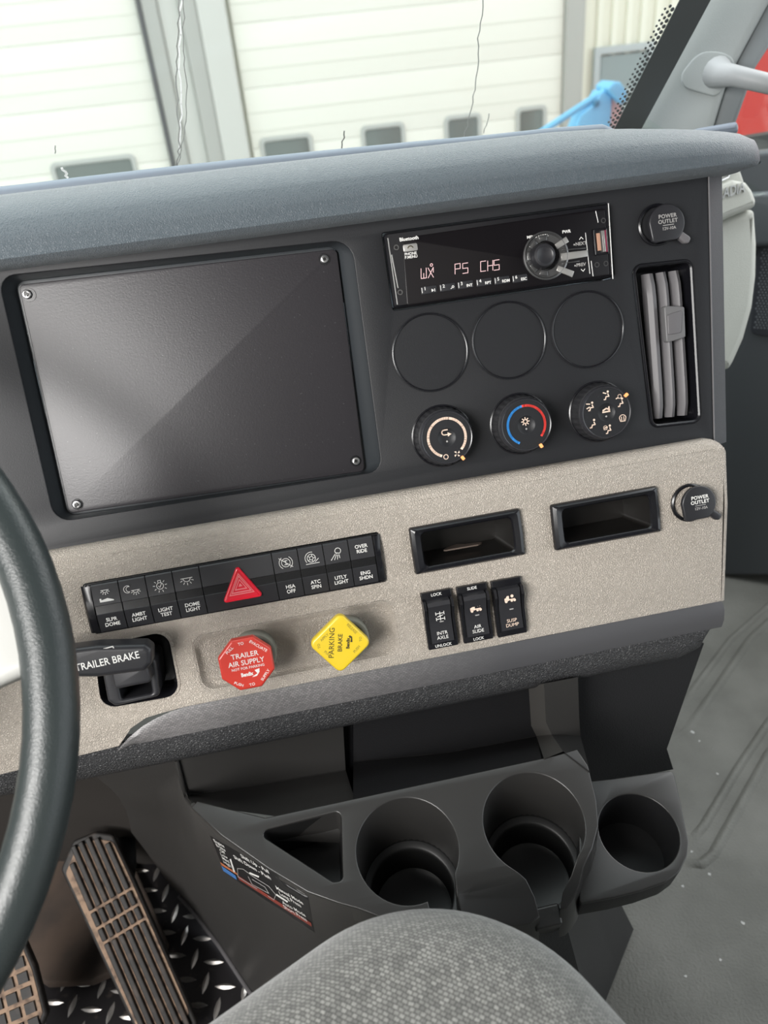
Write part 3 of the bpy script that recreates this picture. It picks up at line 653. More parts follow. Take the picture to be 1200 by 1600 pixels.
q = loc(rd, 908, 372, RF+.001); icon(rd, m_white, [[(-.0016, -.001), (0, .0008), (.0016, -.001)]], .0005, (q[0], q[1], RF+.0011)); q = loc(rd, 911, 422, RF+.001); icon(rd, m_white, [[(-.0016, .0008), (0, -.001), (.0016, .0008)]], .0005, (q[0], q[1], RF+.0011))
for a, b in [((914, 364), (921, 428)), ((923, 408), (926, 432)), ((930, 330), (934, 348)), ((950, 318), (957, 436))]:
    p = loc(rd, *a, RF); q = loc(rd, *b, RF); obj('chrome_edge', MB().add(*tube([(p[0], p[1], RF+.0008), (q[0], q[1], RF+.0008)], .0004, 6)), m_silver, rd)
up = loc(rd, 938, 378, RF); us_ = obj('usb_port', plate([rect(.0125, .0215, .001, up[0], up[1]), rect(.0100, .0190, .0006, up[0], up[1])], RF-.001, RF+.0022, .0005), m_gloss, rd)
obj('port_tongue', plate([rect(.0030, .0140, 0, up[0]-.0020, up[1])], RF+.0004, RF+.002, .0002), m_usb, us_); obj('port_edge', plate([rect(.0014, .0175, 0, up[0]+.0042, up[1])], RF+.0004, RF+.002, .0002), m_usbr, us_)
obj('port_shell', plate([rect(.0008, .0170, 0, up[0]+.0012, up[1])], RF+.0004, RF+.003, .0002), m_silver, us_); obj('port_shell', plate([rect(.0008, .0170, 0, up[0]+.0026, up[1])], RF+.0004, RF+.003, .0002), m_silver, us_)

# climate knobs
def knob(px, py, label):
    k = Dthing('climate_knob', label, 'knob', px, py, 0, 0, 'climate knobs under the gauge blanks')
    obj('socket_ring', lathe([(.0268, -.0005), (.0268, .0010), (.0258, .0016), (.0250, .0010)], 56, False, True), m_gloss, k)
    n = 112; loops = []
    for r, z, am in [(.0252, .0005, 0), (.0252, .002, 1), (.0243, .0105, 1), (.0240, .0125, 1), (.0232, .0135, 0), (.0224, .0137, 0)]:
        loops.append([((r-(.0006*am if (i//2) % 2 else 0))*math.cos(2*math.pi*i/n), (r-(.0006*am if (i//2) % 2 else 0))*math.sin(2*math.pi*i/n), z) for i in range(n)])
    obj('grip', MB().add(*loft(loops, True, False, True)), m_gripk, k, 25)
    obj('rim', lathe([(.0226, .0125), (.0224, .0175), (.0216, .0190), (.0208, .0186), (.0206, .0180)], 56, False, False), mk('knob_rim_satin', (.03, .03, .034), .25) if 'knob_rim_satin' not in bpy.data.materials else bpy.data.materials['knob_rim_satin'], k)
    obj('face', lathe([(.0207, .0182), (.0078, .0184), (.0072, .0178), (.004, .0168), (0, .0164)], 56, False, False), m_stack, k)
    obj('light_dot', lathe([(.0008, .0166), (.0008, .0172), (0, .0174)], 12, False, False), m_dim, k, Mx=T(0, -.0035, 0))
    return k
FZ = .0186
def marker(k, px, py):
    q = Vector(loc(k, px, py, .017)); q.normalize(); q *= .0222; a = math.degrees(math.atan2(q.y, q.x))
    obj('marker', plate([rect(.0036, .0026, .0006)], .0175, .0200, .0005), m_amber, k, Mx=T(q.x, q.y, 0) @ RZ(a))
k1 = knob(691, 681, 'left climate knob with cream arc ring for the fan')
obj('arc_ring', strokes([arcl(.0160, 245, -45, 0, 0, 40)], .0021, FZ), m_peach, k1)
icon(k1, m_peach, [[(.0020, -.0012), (-.002, -.0012)] , arcl(.0020, 270, 90, -.0018, .0008, 8), [(-.0018, .0028), (.0012, .0028)]], .0009, (.0002, .0035, .0178), polys=[[(.001, -.003), (.001, .0006), (.0042, -.0012)]])
icon(k1, m_peach, [arcl(.0019, 0, 360, 0, 0, 16)], .0007, (-.0030, -.0160, FZ)); icon(k1, m_peach, [], .001, (.0068, -.0150, FZ), polys=[[(.0004, .0004), (.0024, .0006), (.002, .0024)], [(-.0004, .0004), (-.0006, .0024), (-.0024, .002)], [(-.0004, -.0004), (-.0024, -.0006), (-.002, -.0024)], [(.0004, -.0004), (.0006, -.0024), (.0024, -.002)]])
marker(k1, 723, 716)
k2 = knob(812, 662, 'middle climate knob with blue and red temperature arc')
obj('blue_arc', strokes([arcl(.0163, 100, 240, 0, 0, 26)], .0020, FZ), m_blue, k2); obj('red_arc', strokes([arcl(.0163, 96, -42, 0, 0, 26)], .0020, FZ), m_redp, k2)
icon(k2, m_peach, [arcl(.0017, 0, 360, 0, 0, 14)]+[[(.0020*math.cos(a), .0020*math.sin(a)), (.0034*math.cos(a), .0034*math.sin(a))] for a in [i*math.pi/4 for i in range(8)]], .0008, (-.0005, .0030, .0182)); marker(k2, 845, 697)
k3 = knob(934, 643, 'right climate knob printed with seated airflow figures')
fig = [[(0, .002), (-.001, -.0008), (.0022, -.0008), (.0030, -.0036), (.0046, -.0036)]]
def person(x, y, ar=()):
    obj('icon', strokes([[(a*.8, b*.8) for a, b in l] for l in fig]+[[(p[0], p[1]), (q_[0], q_[1])] for p, q_ in ar], .0009, 0, [circ(.0010, -.0002, .0034, 8)]), m_peach, k3, Mx=T(x, y, FZ) @ RZ(0) @ Matrix.Diagonal((-1, 1, 1, 1)))
person(.0025, .0140, [((.004, .003), (.0015, .002))]); person(.0145, .0062, [((.003, .0048), (.005, .004))]); person(-.0122, .0068, [((.005, .003), (.002, .0025)), ((.005, -.001), (.0025, .0))]); person(-.0120, -.0080, [((.004, -.003), (.002, -.002))]); person(.0015, -.0150, [((.0045, .002), (.002, .0025))])
icon(k3, m_peach, [arcl(.0026, 20, 160, 0, 0, 8), [(-.0026, .0006), (-.0018, -.0022), (.0018, -.0022), (.0026, .0006)], [(-.0009, .0012), (-.0009, -.0022)], [(.0009, .0012), (.0009, -.0022)]], .0006, (.0138, -.0072, FZ), 1.15)
icon(k3, m_peach, [arcl(.0016, 20, 160, 0, 0, 8), [(-.0016, 0), (-.0012, -.0016), (.0012, -.0016), (.0016, 0)]], .0005, (.0128, .0118, FZ)); icon(k3, m_peach, [arcl(.0016, 20, 160, 0, 0, 8), [(-.0016, 0), (-.0012, -.0016), (.0012, -.0016), (.0016, 0)]], .0005, (-.0024, -.0128, FZ))
icon(k3, m_peach, [[(-.0034, -.0012), (.0030, -.0012)], [(-.003, .0002), (0, .0016), (.003, .0002)], [(.0022, -.001), (.0026, .0026)]], .0012, (0, .0018, .0184)); marker(k3, 977, 617)

# power outlets
def outlet(px, py, w, label, worn=False):
    t = Dthing('power_outlet', label, 'power outlet', px, py, w, 0, 'round capped 12 volt power outlets')
    obj('socket_ring', lathe([(.0172, -.001), (.0172, .0018), (.0160, .0028), (.0145, .0018), (.0140, -.004)], 44, False, True), m_gloss, t, Mx=T(-.0052, .0008, 0))
    lp = []
    for i in range(49):
        a = R(-60+i*(250)/48); lp.append((.0160*math.cos(a), .0160*math.sin(a)))
    lp = lp[:-3]+[(-.0145, -.0085), (-.0140, -.0128), (-.0110, -.0146), (-.0070, -.0142)]
    c = obj('cap', plate([lp], .004, .0085, .0014, 3), m_switch, t)
    obj('hinge_arm', plate([rp([(.0080, -.0105), (.0125, -.0065), (.0218, -.0140), (.0190, -.0185), (.0150, -.0178)], .0025, 4)], .001, .0075, .002, 3), m_vane if not worn else m_switch, t)
    ps = [('POWER', .0058), ('OUTLET', .0016)]
    for s, y in ps: text(s, .0031, (.0006, y, .0086), c, m_dim if not worn else m_white, bold=.03, spacing=1.08)
    obj('underline', strokes([[(-.004, -.0013), (.0056, -.0013)]], .0006, .0085), m_dim, c); text('12V-10A', .0024, (.0012, -.0041, .0086), c, m_dim, bold=.02)
    return t
outlet(1035, 352, 0, 'upper power outlet on the black stack above the air vent'); outlet(1085, 785, BW, 'lower power outlet at the right end of the beige panel', True)

# air vent
av = Dthing('air_vent', 'tall narrow air vent with three grey vertical vanes', 'air vent', 1042, 536, 0)
vo = rp(locs(av, [(987, 414), (1082, 404), (1096, 660), (1017, 669)]), .008, 5); vi = inset(vo, .0028)
obj('vent_frame', MB().add(*loft([at(vo, .0), at(inset(vo, .0006), .0012), at(inset(vo, .0016), .0012), at(vi, .0), at(inset(vi, .002), -.03)], True, False, True)), m_gloss, av)
for (x0, x1, x2, x3) in [(1008, 1024, 1024, 1039), (1031, 1044, 1045, 1058), (1051, 1064, 1065, 1078)]:
    L0 = []
    for t in [i/12 for i in range(13)]:
        y = 428+(657-428)*t; xa_ = x0+(x2-x0)*t; xb = x1+(x3-x1)*t; bow = -.0005-.004*abs(2*t-1)**8
        a = loc(av, xa_, y-(xa_-1008)*.12, -.006); b = loc(av, xb, y-(xb-1008)*.12, -.006); m_ = ((a[0]+b[0])/2, (a[1]+b[1])/2)
        L0.append([(a[0], a[1], -.014), (a[0]+.0008, a[1], -.006+bow), (m_[0], m_[1], -.0035+bow), (b[0]-.0008, b[1], -.005+bow), (b[0], b[1], -.012), (m_[0], m_[1], -.016)])
    obj('vane', MB().add(*loft(L0, True, True, True)), m_vane, av, 50)
tb = rp(locs(av, [(1037, 478), (1069, 479), (1071, 527), (1041, 536)], .0), .002, 3)
tbo = obj('adjuster_tab', plate([tb], -.006, .001, .0012, 3), mk('tab_grey', (.14, .138, .14), .45), av)
a = loc(av, 1042, 492, .001); b = loc(av, 1066, 484, .001); c = loc(av, 1064, 520, .001); d = loc(av, 1043, 524, .001); obj('raised_pad', plate([rp([a, b, c, d], .0015, 3)], .0, .0022, .001), m_vane, tbo)

# ================================================================== things on the beige panel
BP = BW
sf = Dthing('switch_frame', 'long black frame holding a row of rocker switches around the hazard button', 'switch frame', 366, 911, BP)
fo = locs(sf, [(131, 913), (590, 833), (603, 908), (150, 990)]); fo = rp(fo, .0015, 3)
obj('bezel', plate([fo, inset(fo, .0015)], -.001, .0022, .0006), m_gloss, sf); obj('backing', MB().add(*prism(inset(fo, .001), -.012, .0002)), m_band, sf)
def facet(o, xa, xb, hh, mat, name, band=True, parent=None, prof=None):
    prof = prof or [(-hh, 0), (-hh, .0032), (-.0048, .0056), (-.0042, .0050), (.0020, .0044), (.0028, .0058), (hh-.001, .0040), (hh, .0030), (hh, 0)]
    return obj(name, MB().add(*section(prof, xa, xb)), mat, parent or o, 20)
def ubound(t, b): return (D(t, 0, BP)[0], D(b, 0, BP)[0])
bt = [(140.6, 903), (184, 895), (225.5, 888), (267.8, 880.5), (310.7, 873), (424, 853.5), (464, 847), (503.6, 840), (543, 834), (582, 828)]
bb = [(153.6, 987), (196, 979.5), (238.7, 972), (280, 964.5), (321.5, 957.5), (434, 937), (474, 930), (513, 923), (552, 916), (590, 909)]
UB = [(D(*a, BP+.004)[0]+D(*b, BP+.004)[0])/2 for a, b in zip(bt, bb)]
vm = -.1605; HH = .0202
def sun(n, r0, r1, a0=0, a1=360, cx_=0, cy_=0): return [[(cx_+r0*math.cos(R(a)), cy_+r0*math.sin(R(a))), (cx_+r1*math.cos(R(a)), cy_+r1*math.sin(R(a)))] for a in [a0+(a1-a0)*i/n for i in range(n+(0 if a1-a0 == 360 else 1))]]
dome = lambda cx_, cy_, s: [[(cx_-.0028*s, cy_), (cx_+.0028*s, cy_)], [(cx_-.0019*s, cy_)]+arcl(.0018*s, 180, 360, cx_, cy_, 8)]+sun(4, .0025*s, .0035*s, 205, 335, cx_, cy_)
ICO = {
 'SLPR\nDOME': (dome(0, .0030, .8), [[(-.0040, -.0040), (-.0040, -.0018), (-.0030, -.0018), (-.0030, -.0028), (-.0010, -.0024), (.0006, -.0020), (.0040, -.0034), (.0040, -.0040)]]),
 'AMBT\nLIGHT': (dome(.0014, -.0002, .85)+[arcl(.0022, 60, 290, -.0030, .0010, 12), arcl(.0016, 70, 280, -.0022, .0010, 12)], []),
 'LIGHT\nTEST': ([arcl(.0020, 0, 360, 0, -.0004, 16), [(-.0008, .0016), (-.0008, .0030), (.0008, .0030), (.0008, .0016)], [(-.0009, -.0004), (-.0002, -.0012), (.0010, .0008)]]+sun(7, .0030, .0040, -225, 45, 0, -.0004), []),
 'DOME\nLIGHT': (dome(0, .0014, 1.2), []),
 'HSA\nOFF': ([arcl(.0026, 0, 360, 0, 0, 18), arcl(.0040, 125, 235, 0, 0, 8), arcl(.0040, -55, 55, 0, 0, 8), [(-.0038, .0032), (.0038, -.0032)], [(-.001, .0012), (.001, .0012)], [(-.001, -.0012), (.001, -.0012)], [(0, .0014), (0, -.0014)]], []),
 'ATC\nSPIN': ([arcl(.0025, 0, 360, 0, 0, 18), arcl(.0011, 0, 360, 0, 0, 10), arcl(.0038, 75, 215, 0, 0, 12), [(-.0036, -.0034), (.0044, -.0034)], [(.002, -.0026), (.0042, -.0008)]]+sun(5, .0012, .0022), []),
 'UTLY\nLIGHT': ([arcl(.0018, -60, 240, .0010, .0016, 14), [(-.0006, .0006), (.0018, .0000)], [(-.0010, -.0002), (-.0038, -.0036)], [(-.0002, -.0006), (-.0018, -.0036)], [(.0006, -.0008), (.0000, -.0036)], [(.0014, -.0008), (.0016, -.0030)]], []),
}
def rocker(i, s, label):
    xa, xb = UB[i]+.0004, UB[i+1]-.0004; c = (xa+xb)/2; w = (xb-xa)
    t = thing('rocker_switch', label, 'switch', DM @ T(c, vm, BP), 'small rocker switches in the long row'); 
    facet(t, -w/2, w/2, HH, m_switch, 'rocker'); obj('dark_band', MB().add(*section([(-.0044, .0040), (-.0044, .0053), (.0022, .0047), (.0022, .0040)], -w/2+.0001, w/2-.0001)), m_band, t)
    if s in ICO: icon(t, m_white, ICO[s][0], .00048, (0, .0108, .0056), 1.38, ICO[s][1])
    else: text('OVER\nRIDE', .0030, (0, .0112, .0056), t, m_white, bold=.018, line=1.02)
    text(s, .0030, (.0002, -.0124, .0050), t, m_white, bold=.018, line=1.02)
    return t
nm = ['SLPR\nDOME', 'AMBT\nLIGHT', 'LIGHT\nTEST', 'DOME\nLIGHT', None, 'HSA\nOFF', 'ATC\nSPIN', 'UTLY\nLIGHT', 'ENG\nSHDN']
for i, s in enumerate(nm):
    if s: rocker(i, s, 'small black rocker switch marked %s%s' % (s.replace('\n', ' '), ' under the word OVERRIDE' if i == 8 else ''))
xa, xb = UB[4]+.0004, UB[5]-.0004; hz_ = thing('hazard_switch', 'wide black hazard switch with glossy red triangle', 'switch', DM @ T((xa+xb)/2, vm, BP))
facet(hz_, -(xb-xa)/2, (xb-xa)/2, HH, m_switch, 'rocker'); obj('dark_band', MB().add(*section([(-.0044, .0040), (-.0044, .0053), (.0022, .0047), (.0022, .0040)], -(xb-xa)/2+.0001, (xb-xa)/2-.0001)), m_band, hz_)
def tri(s, dx=.0008, dy=-.0005): return [(dx+s*math.cos(R(a)), dy-s*.16+s*math.sin(R(a))) for a in (90, 210, 330)]
to = rp(tri(.0200), .0022, 4); ti = inset(to, .0016); tt = obj('triangle_button', MB().add(*loft([at(to, .003), at(to, .0068), at(inset(to, .0006), .0078), at(inset(to, .0016), .0080), at(inset(to, .0024), .0074)], True, False, True)), m_hz, hz_, 35)
def triring(a, b): return plate([tri(a), tri(b)], .0074, .0077, .0001)
obj('triangle_print', triring(.0098, .0082), m_hz2, tt); obj('triangle_print', triring(.0122, .0108), m_hz2, tt); obj('triangle_print', triring(.0062, .0046), m_hz2, tt); obj('triangle_print', plate([tri(.0020)], .0074, .0077, .0001), m_hz2, tt)
for xa, xb, nm_ in [(UB[0]-.0080, UB[0]-.0004, 0), (UB[9]+.0004, UB[9]+.0070, 1)]:
    pf = [(-HH, 0), (-HH, .0020), (-.012, .0045), (0, .0056), (.012, .0045), (HH, .0020), (HH, 0)]
    xo, xi = (xa, xb) if nm_ == 0 else (xb, xa)
    L0 = [[(xi-o_c[sf.name][0], vm-o_c[sf.name][1]+a, b) for a, b in pf], [((xi*.3+xo*.7)-o_c[sf.name][0], vm-o_c[sf.name][1]+a, b*.95) for a, b in pf], [(xo-o_c[sf.name][0], vm-o_c[sf.name][1]+a*.99, b*.45) for a, b in pf]]
    obj('end_cap', MB().add(*loft(L0, True, True, True)), m_gloss, sf, 45)

# open storage pockets
for k, (c, lab) in enumerate(zip(pk, ['left black storage pocket above the three lock switches', 'right black storage pocket beside the lower power outlet'])):
    t = thing('storage_pocket', lab, 'storage pocket', DM @ T(c[0], c[1], BP), 'open pockets in the beige panel')
    o1 = rp([(-.0492, -.0206), (.0492, -.0206), (.0496, 0), (.0488, .0212), (-.0490, .0208), (-.0494, 0)], [.002, .002, .03, .002, .002, .03], 4)
    i1 = rp([(-.0395, -.0150), (.0400, -.0150), (.0402, 0), (.0400, .0150), (-.0395, .0150), (-.0397, 0)], [.004, .004, .03, .004, .004, .03], 4)
    i2 = [(x*.93, y*.90) for x, y in i1]
    obj('bezel', MB().add(*loft([at(o1, -.0005), at(o1, .002), at(inset(o1, .0010), .0042), at([(a[0]*.6+b[0]*.4, a[1]*.6+b[1]*.4) for a, b in zip(o1, i1)], .0058), at(inset(i1, -.0012), .0046), at(i1, .0030)], True)), m_gloss, t, 30)
    obj('liner', MB().add(*loft([at(i1, .0031), at(i2, -.045)], True, False, True)), mk('pocket_liner', (.012, .011, .010), .35) if 'pocket_liner' not in bpy.data.materials else bpy.data.materials['pocket_liner'], t)
pc = tag(obj('dust_scrap', MB().add(*prism(rp([(-.020, -.006), (.014, -.007), (.022, -.001), (.006, .002), (-.002, .008), (-.010, .004)], .002, 2), -.0006, .0006)), m_papr, Mx=DM @ T(pk[0][0], pk[0][1]-.0105, BP-.028) @ Matrix.Rotation(R(-90), 4, 'X')), 'dusty brown scrap lying inside the left storage pocket', 'scrap')

# three tall rocker switches
def bigrock(tl, tr, br, bl, up_, mid, dn_, label, flip=0):
    cx_ = (tl[0]+tr[0]+br[0]+bl[0])/4; cy_ = (tl[1]+tr[1]+br[1]+bl[1])/4
    t = Dthing('tall_rocker_switch', label, 'switch', cx_, cy_, BP, 0, 'tall rocker switches below the left storage pocket')
    w, h = .0268, .0518
    obj('switch_body', plate([rect(w, h, .001)], -.002, .0045, .0008), m_gloss, t)
    pf = [(-.0205, .003), (-.0195, .0072), (-.006, .0066), (.004, .0072), (.0150, .0118 if not flip else .0095), (.0185, .0108 if not flip else .0100), (.0200, .003)]
    pf2 = [(-.0215, .003), (-.0212, .0052), (0, .0060), (.012, .0105), (.0195, .0085), (.0212, .003)]
    for s in (-1, 1): obj('side_rail', MB().add(*section(pf2, s*.0108, s*.0132)), m_gloss, t, 30)
    rk = obj('rocker', MB().add(*section(pf, -.0098, .0098)), m_switch, t, 20)
    obj('indicator_window', plate([rect(.0036, .0010, .0003, .001, -.0008)], .0069, .0074, .0001), m_dim, t)
    if up_: text(up_, .0025, (0, .0232, .0046), t, m_white, bold=.008)
    if dn_: text(dn_, .0025, (0, -.0234, .0046), t, m_white, bold=.008)
    text(mid, .0030, (0, -.0132, .0074), t, m_peach if flip else m_white, bold=.0, line=1.02)
    return t
b1 = bigrock((654.7, 925), (703, 916.7), (717, 1006.5), (667.6, 1015.7), 'LOCK', 'INTR\nAXLE', 'UNLOCK', 'tall black rocker switch marked INTR AXLE with LOCK and UNLOCK')
icon(b1, m_white, [[(-.0028, .0056), (.0028, .0056)], [(0, .0056), (0, -.0056)], [(-.0028, -.0008), (.0028, -.0008)], [(-.0028, -.0046), (.0028, -.0046)], [(-.0028, .0046), (-.0028, .0066)], [(.0028, .0046), (.0028, .0066)], [(-.0028, -.0018), (-.0028, .0002)], [(.0028, -.0018), (.0028, .0002)], [(-.0028, -.0056), (-.0028, -.0036)], [(.0028, -.0056), (.0028, -.0036)], [(-.0018, -.003), (.0018, -.0022)]], .00055, (0, .0085, .0092), 1.3)
trk = [[(-.0048, -.0016), (-.0048, .0008), (-.0036, .0010), (-.0024, .0028), (-.0006, .0028), (-.0006, -.0016)], [(-.0006, -.0002), (.0046, -.0002), (.0046, -.0012), (-.0006, -.0012)], circ(.0013, -.0034, -.0020, 10), circ(.0012, .0016, -.0018, 10), circ(.0012, .0042, -.0018, 10)]
b2 = bigrock((709.8, 915.7), (758, 907), (771, 996.4), (723.5, 1005.6), 'SLIDE', 'AIR\nSLIDE', 'LOCK', 'tall black rocker switch marked AIR SLIDE, middle of three')
icon(b2, m_peach, [[(.0014, .0022), (.0046, .0022)]], .0008, (0, .0060, .0086), 1, trk+[[(.0022, .0012), (.0022, .0032), (.0008, .0022)], [(.0038, .0012), (.0038, .0032), (.0052, .0022)]])
b3_ = bigrock((763.8, 906.6), (811.5, 898), (824, 987), (775, 996), '', 'SUSP\nDUMP', '', 'tall black rocker switch marked SUSP DUMP with lit letters', 1)
icon(b3_, m_peach, [], .0008, (0, .0095, .0094), 1, trk+[circ(.0014, .0022, .0022, 10)])

# trailer brake lever
tb_ = Dthing('trailer_brake_lever', 'black paddle lever lettered TRAILER BRAKE in its square recess', 'lever', 214, 1048, BP)
lo = rp(locs(tb_, [(146, 1010), (262, 985), (282, 1086), (159, 1108)]), .012, 6)
obj('recess_rim', MB().add(*loft([at(inset(lo, -.0022), -.0002), at(inset(lo, -.0018), .0008), at(lo, .0010), at(inset(lo, .001), -.001)], True)), m_beige, tb_)
obj('recess_well', MB().add(*loft([at(lo, .0008), at(inset(lo, .0015), -.001), at(inset(lo, .004), -.030)], True, False, True)), m_gloss, tb_)
hb = locs(tb_, [(158, 1042), (222, 1030), (243, 1030), (250, 1088), (180, 1104), (168, 1096)], .012)
hi_ = locs(tb_, [(182, 1056), (232, 1046), (238, 1084), (190, 1094)], .012)
obj('pivot_housing', plate([rp(hb, .004, 4), rp(hi_, .002, 3)], -.026, .012, .0025, 3), m_switch, tb_)
a = loc(tb_, 188, 1066, 0); b = loc(tb_, 230, 1058, 0); obj('pivot_pin', MB().add(*tube([(a[0], a[1], .003), (b[0], b[1], .003)], .0035, 12)), m_vane, tb_)
pz = .042; pl_ = locs(tb_, [(64, 1026), (88, 1018), (150, 1010), (226, 1008), (237, 1016), (237, 1038), (226, 1050), (150, 1060), (90, 1060), (66, 1052)], pz)
pdl = obj('paddle', plate([rp(pl_, .004, 4)], pz-.020, pz, .0045, 4), m_switch, tb_)
a = loc(tb_, 205, 1036, .02); nk = locs(tb_, [(176, 1040), (232, 1034), (240, 1060), (182, 1072)], .02); obj('neck', plate([rp(nk, .003, 3)], -.01, pz-.014, .002, 2), m_switch, tb_)
q = loc(tb_, 168, 1034, pz); text('TRAILER BRAKE', .0058, (q[0], q[1]+.0002, pz+.0001), pdl, m_white, bold=.008, cond=.85, rot=1.5)
q = loc(tb_, 166, 1014, pz); icon(pdl, m_white, [[(-.004, -.0012), (-.003, .0012), (.0045, .0018), (.005, 0), (.002, -.0008)], [(-.0045, .0002), (-.0045, -.0018)], arcl(.001, 0, 360, .003, -.0018, 8)], .0008, (q[0], q[1]-.0012, pz-.0008), 1.1)

# air supply knobs
def airknob(name, label, cat, cpx, kpx, mat, outline, zt):
    t = Dthing(name, label, cat, cpx[0], cpx[1], BP-.007); 
    obj('collar', lathe([(.0190, 0), (.0190, .010), (.0180, .0125), (.0165, .0130), (.0150, .0125), (.0148, .006)], 44, False, True), m_collar, t)
    obj('stem', lathe([(.006, .004), (.006, zt-.006)], 20), m_screwblk, t)
    q = loc(t, *kpx, zt); kn_ = obj('knob_cap', plate([outline], zt-.009, zt, .0022, 4), mat, t, Mx=T(q[0], q[1], 0))
    return t, kn_
ao = rp([(.0232*math.cos(R(22.5+45*i)), .0232*math.sin(R(22.5+45*i))) for i in range(8)], .0022, 3)
t, kc = airknob('air_supply_knob', 'red octagonal TRAILER AIR SUPPLY push-pull knob', 'knob', (398, 1016), (385, 1038), m_red, ao, .044)
Zk = .0441
text('TRAILER', .0042, (0, .0078, Zk), kc, m_white, bold=.01, cond=.98); text('AIR SUPPLY', .0042, (.0002, .0016, Zk), kc, m_white, bold=.01, cond=.95); text('NOT FOR PARKING', .0021, (.0008, -.0030, Zk), kc, m_white, bold=.005)
text('Bendix', .0030, (-.001, -.0085, Zk), kc, m_white, bold=.06, cond=.8); icon(kc, m_white, [], .001, (.0055, -.0082, Zk), 1, [[(0, .0022), (.004, .0030), (.0036, 0), (.001, -.0030), (-.003, -.0034), (-.0015, -.0024), (.0018, -.0010)]])
for s, a, rot in [('PULL', 128, 38), ('TO', 94, 4), ('EVACUATE', 48, -42), ('PUSH', 240, -30), ('TO', 275, 5), ('SUPPLY', 318, 48)]: text(s, .0023, (.0178*math.cos(R(a)), .0178*math.sin(R(a)), Zk), kc, m_white, rot=rot, bold=.01)
yo = rp([(.0262*math.cos(R(90*i+81)), .0262*math.sin(R(90*i+81))) for i in range(4)], .0055, 5)
t, kc = airknob('parking_brake_knob', 'yellow diamond-shaped PARKING BRAKE push-pull knob', 'knob', (541, 993), (532, 1006), m_yel, yo, .038)
Zk = .0381
text('PARKING', .0044, (-.0068, .0022, Zk), kc, m_ink, rot=79, bold=.0); text('BRAKE', .0036, (.0, .0009, Zk), kc, m_ink, rot=79); text('Bendix', .0026, (.0062, -.0008, Zk), kc, m_ink, rot=79, bold=.06, cond=.9); icon(kc, m_ink, [], .001, (.0092, .0030, Zk), 1, [[(-.001, -.003), (.0008, -.0034), (.0012, .0012), (-.0005, .0028), (-.0018, .002), (0, 0)]])
for s, x, y, rot in [('PULL', -.0118, -.0062, -46), ('TO', -.0176, .0016, 92), ('APPLY', -.0120, .0080, 34), ('RELEASE', .0112, .0110, -56), ('TO', .0170, .0008, 84), ('PUSH', .0125, -.0072, 40)]: text(s, .0021, (x, y, Zk), kc, m_ink2, rot=rot)

# ================================================================== LOWER CONSOLE
TS = R(18); Pc = hz(637, 1330, .49)
TM = mat_from(Pc, V3(1, 0, 0), V3(0, math.cos(TS), math.sin(TS)), V3(0, -math.sin(TS), math.cos(TS)))
TI = TM.inverted()
def Tp(px, py, c=0): return inframe(TM, px, py, c)
con = thing('console', 'charcoal lower console with two cup holders and a triangular bin', 'console', TM)
c1 = ((-.0413+.0407)/2+.0003, .0018); c2 = (.1061, .0010); RC = .0412
def arc_(c, a0, a1, n=30, r=RC): return [(c[0]+r*math.cos(R(a0+(a1-a0)*i/n)), c[1]+r*math.sin(R(a0+(a1-a0)*i/n))) for i in range(n+1)]
FB = -.073                                        # front edge of the tray
left = [(-.1700, .0716)] + [Tp(*p) for p in [(345, 1305), (420, 1358), (480, 1394), (530, 1412), (560, 1420)]]
right = [Tp(*p) for p in [(919, 1196), (932, 1250), (935, 1290), (926, 1325), (912, 1350)]]
k1 = [(.008, -.056)] + arc_(c1, -80, -398, 44) + [(.0305, -.038), (.0310, -.056)]
k2 = [(.084, -.057), (.0925, -.055), (.0915, -.046), (.0870, -.037)] + arc_(c2, -126, -412, 44) + [(.1235, -.0400), (.1140, -.0468), (.1098, -.0540)]
out = left + [(-.022, -.048), (-.006, -.056)] + k1 + [(.036, -.057)] + k2 + [(.1150, -.0540), (.1230, -.0500), (.1290, -.0450)] + right[::-1] + [Tp(902, 1170), Tp(868, 1180), (-.11, .0505), (-.1650, .0765)]
bin_ = rp([Tp(*p) for p in [(400, 1300), (533, 1266), (536, 1376), (520, 1378)]], [.004, .005, .004, .004], 4)
mb = plate([out, bin_], -.062, 0, .0012, 3)
me_ = bpy.data.meshes.new('tmp'); me_.from_pydata(mb.v, [], mb.f); bm = bmesh.new(); bm.from_mesh(me_)
nA = Vector((.035, -.04, 0)).normalized(); pA = Vector((0, -.056, 0)); nB = Vector((0, -1, 0)); pB = Vector((.04, -.027, 0))
for pl_, nl_ in ((pA, nA), (pB, nB), (pB+nB*.004, nB), (pB+nB*.007, nB), (pB+nB*.0105, nB), (pB+nB*.014, nB), (pA+nA*.004, nA), (pA+nA*.008, nA), (pA+nA*.013, nA)): bmesh.ops.bisect_plane(bm, geom=bm.verts[:]+bm.edges[:]+bm.faces[:], plane_co=pl_, plane_no=nl_)
for v in bm.verts:
    if v.co.z > -.03:
        d_ = min((v.co-pA).dot(nA), (v.co-pB).dot(nB))
        if d_ > 0: v.co.z -= 1.15*(d_-.007) if d_ > .014 else 1.15*d_*d_/.028
for v in bm.verts: v.co.z = max(v.co.z, -.012-.050*max(0, min(1, (v.co.x+.078)/.034)))
for v in bm.verts: v.co.y += .325*min(0, v.co.z)*max(0, min(1, (v.co.x+.058)/.014))
bm.to_mesh(me_); bm.free(); mb = MB().mesh(me_); bpy.data.meshes.remove(me_)
obj('tray', mb, m_tray, con, 50)
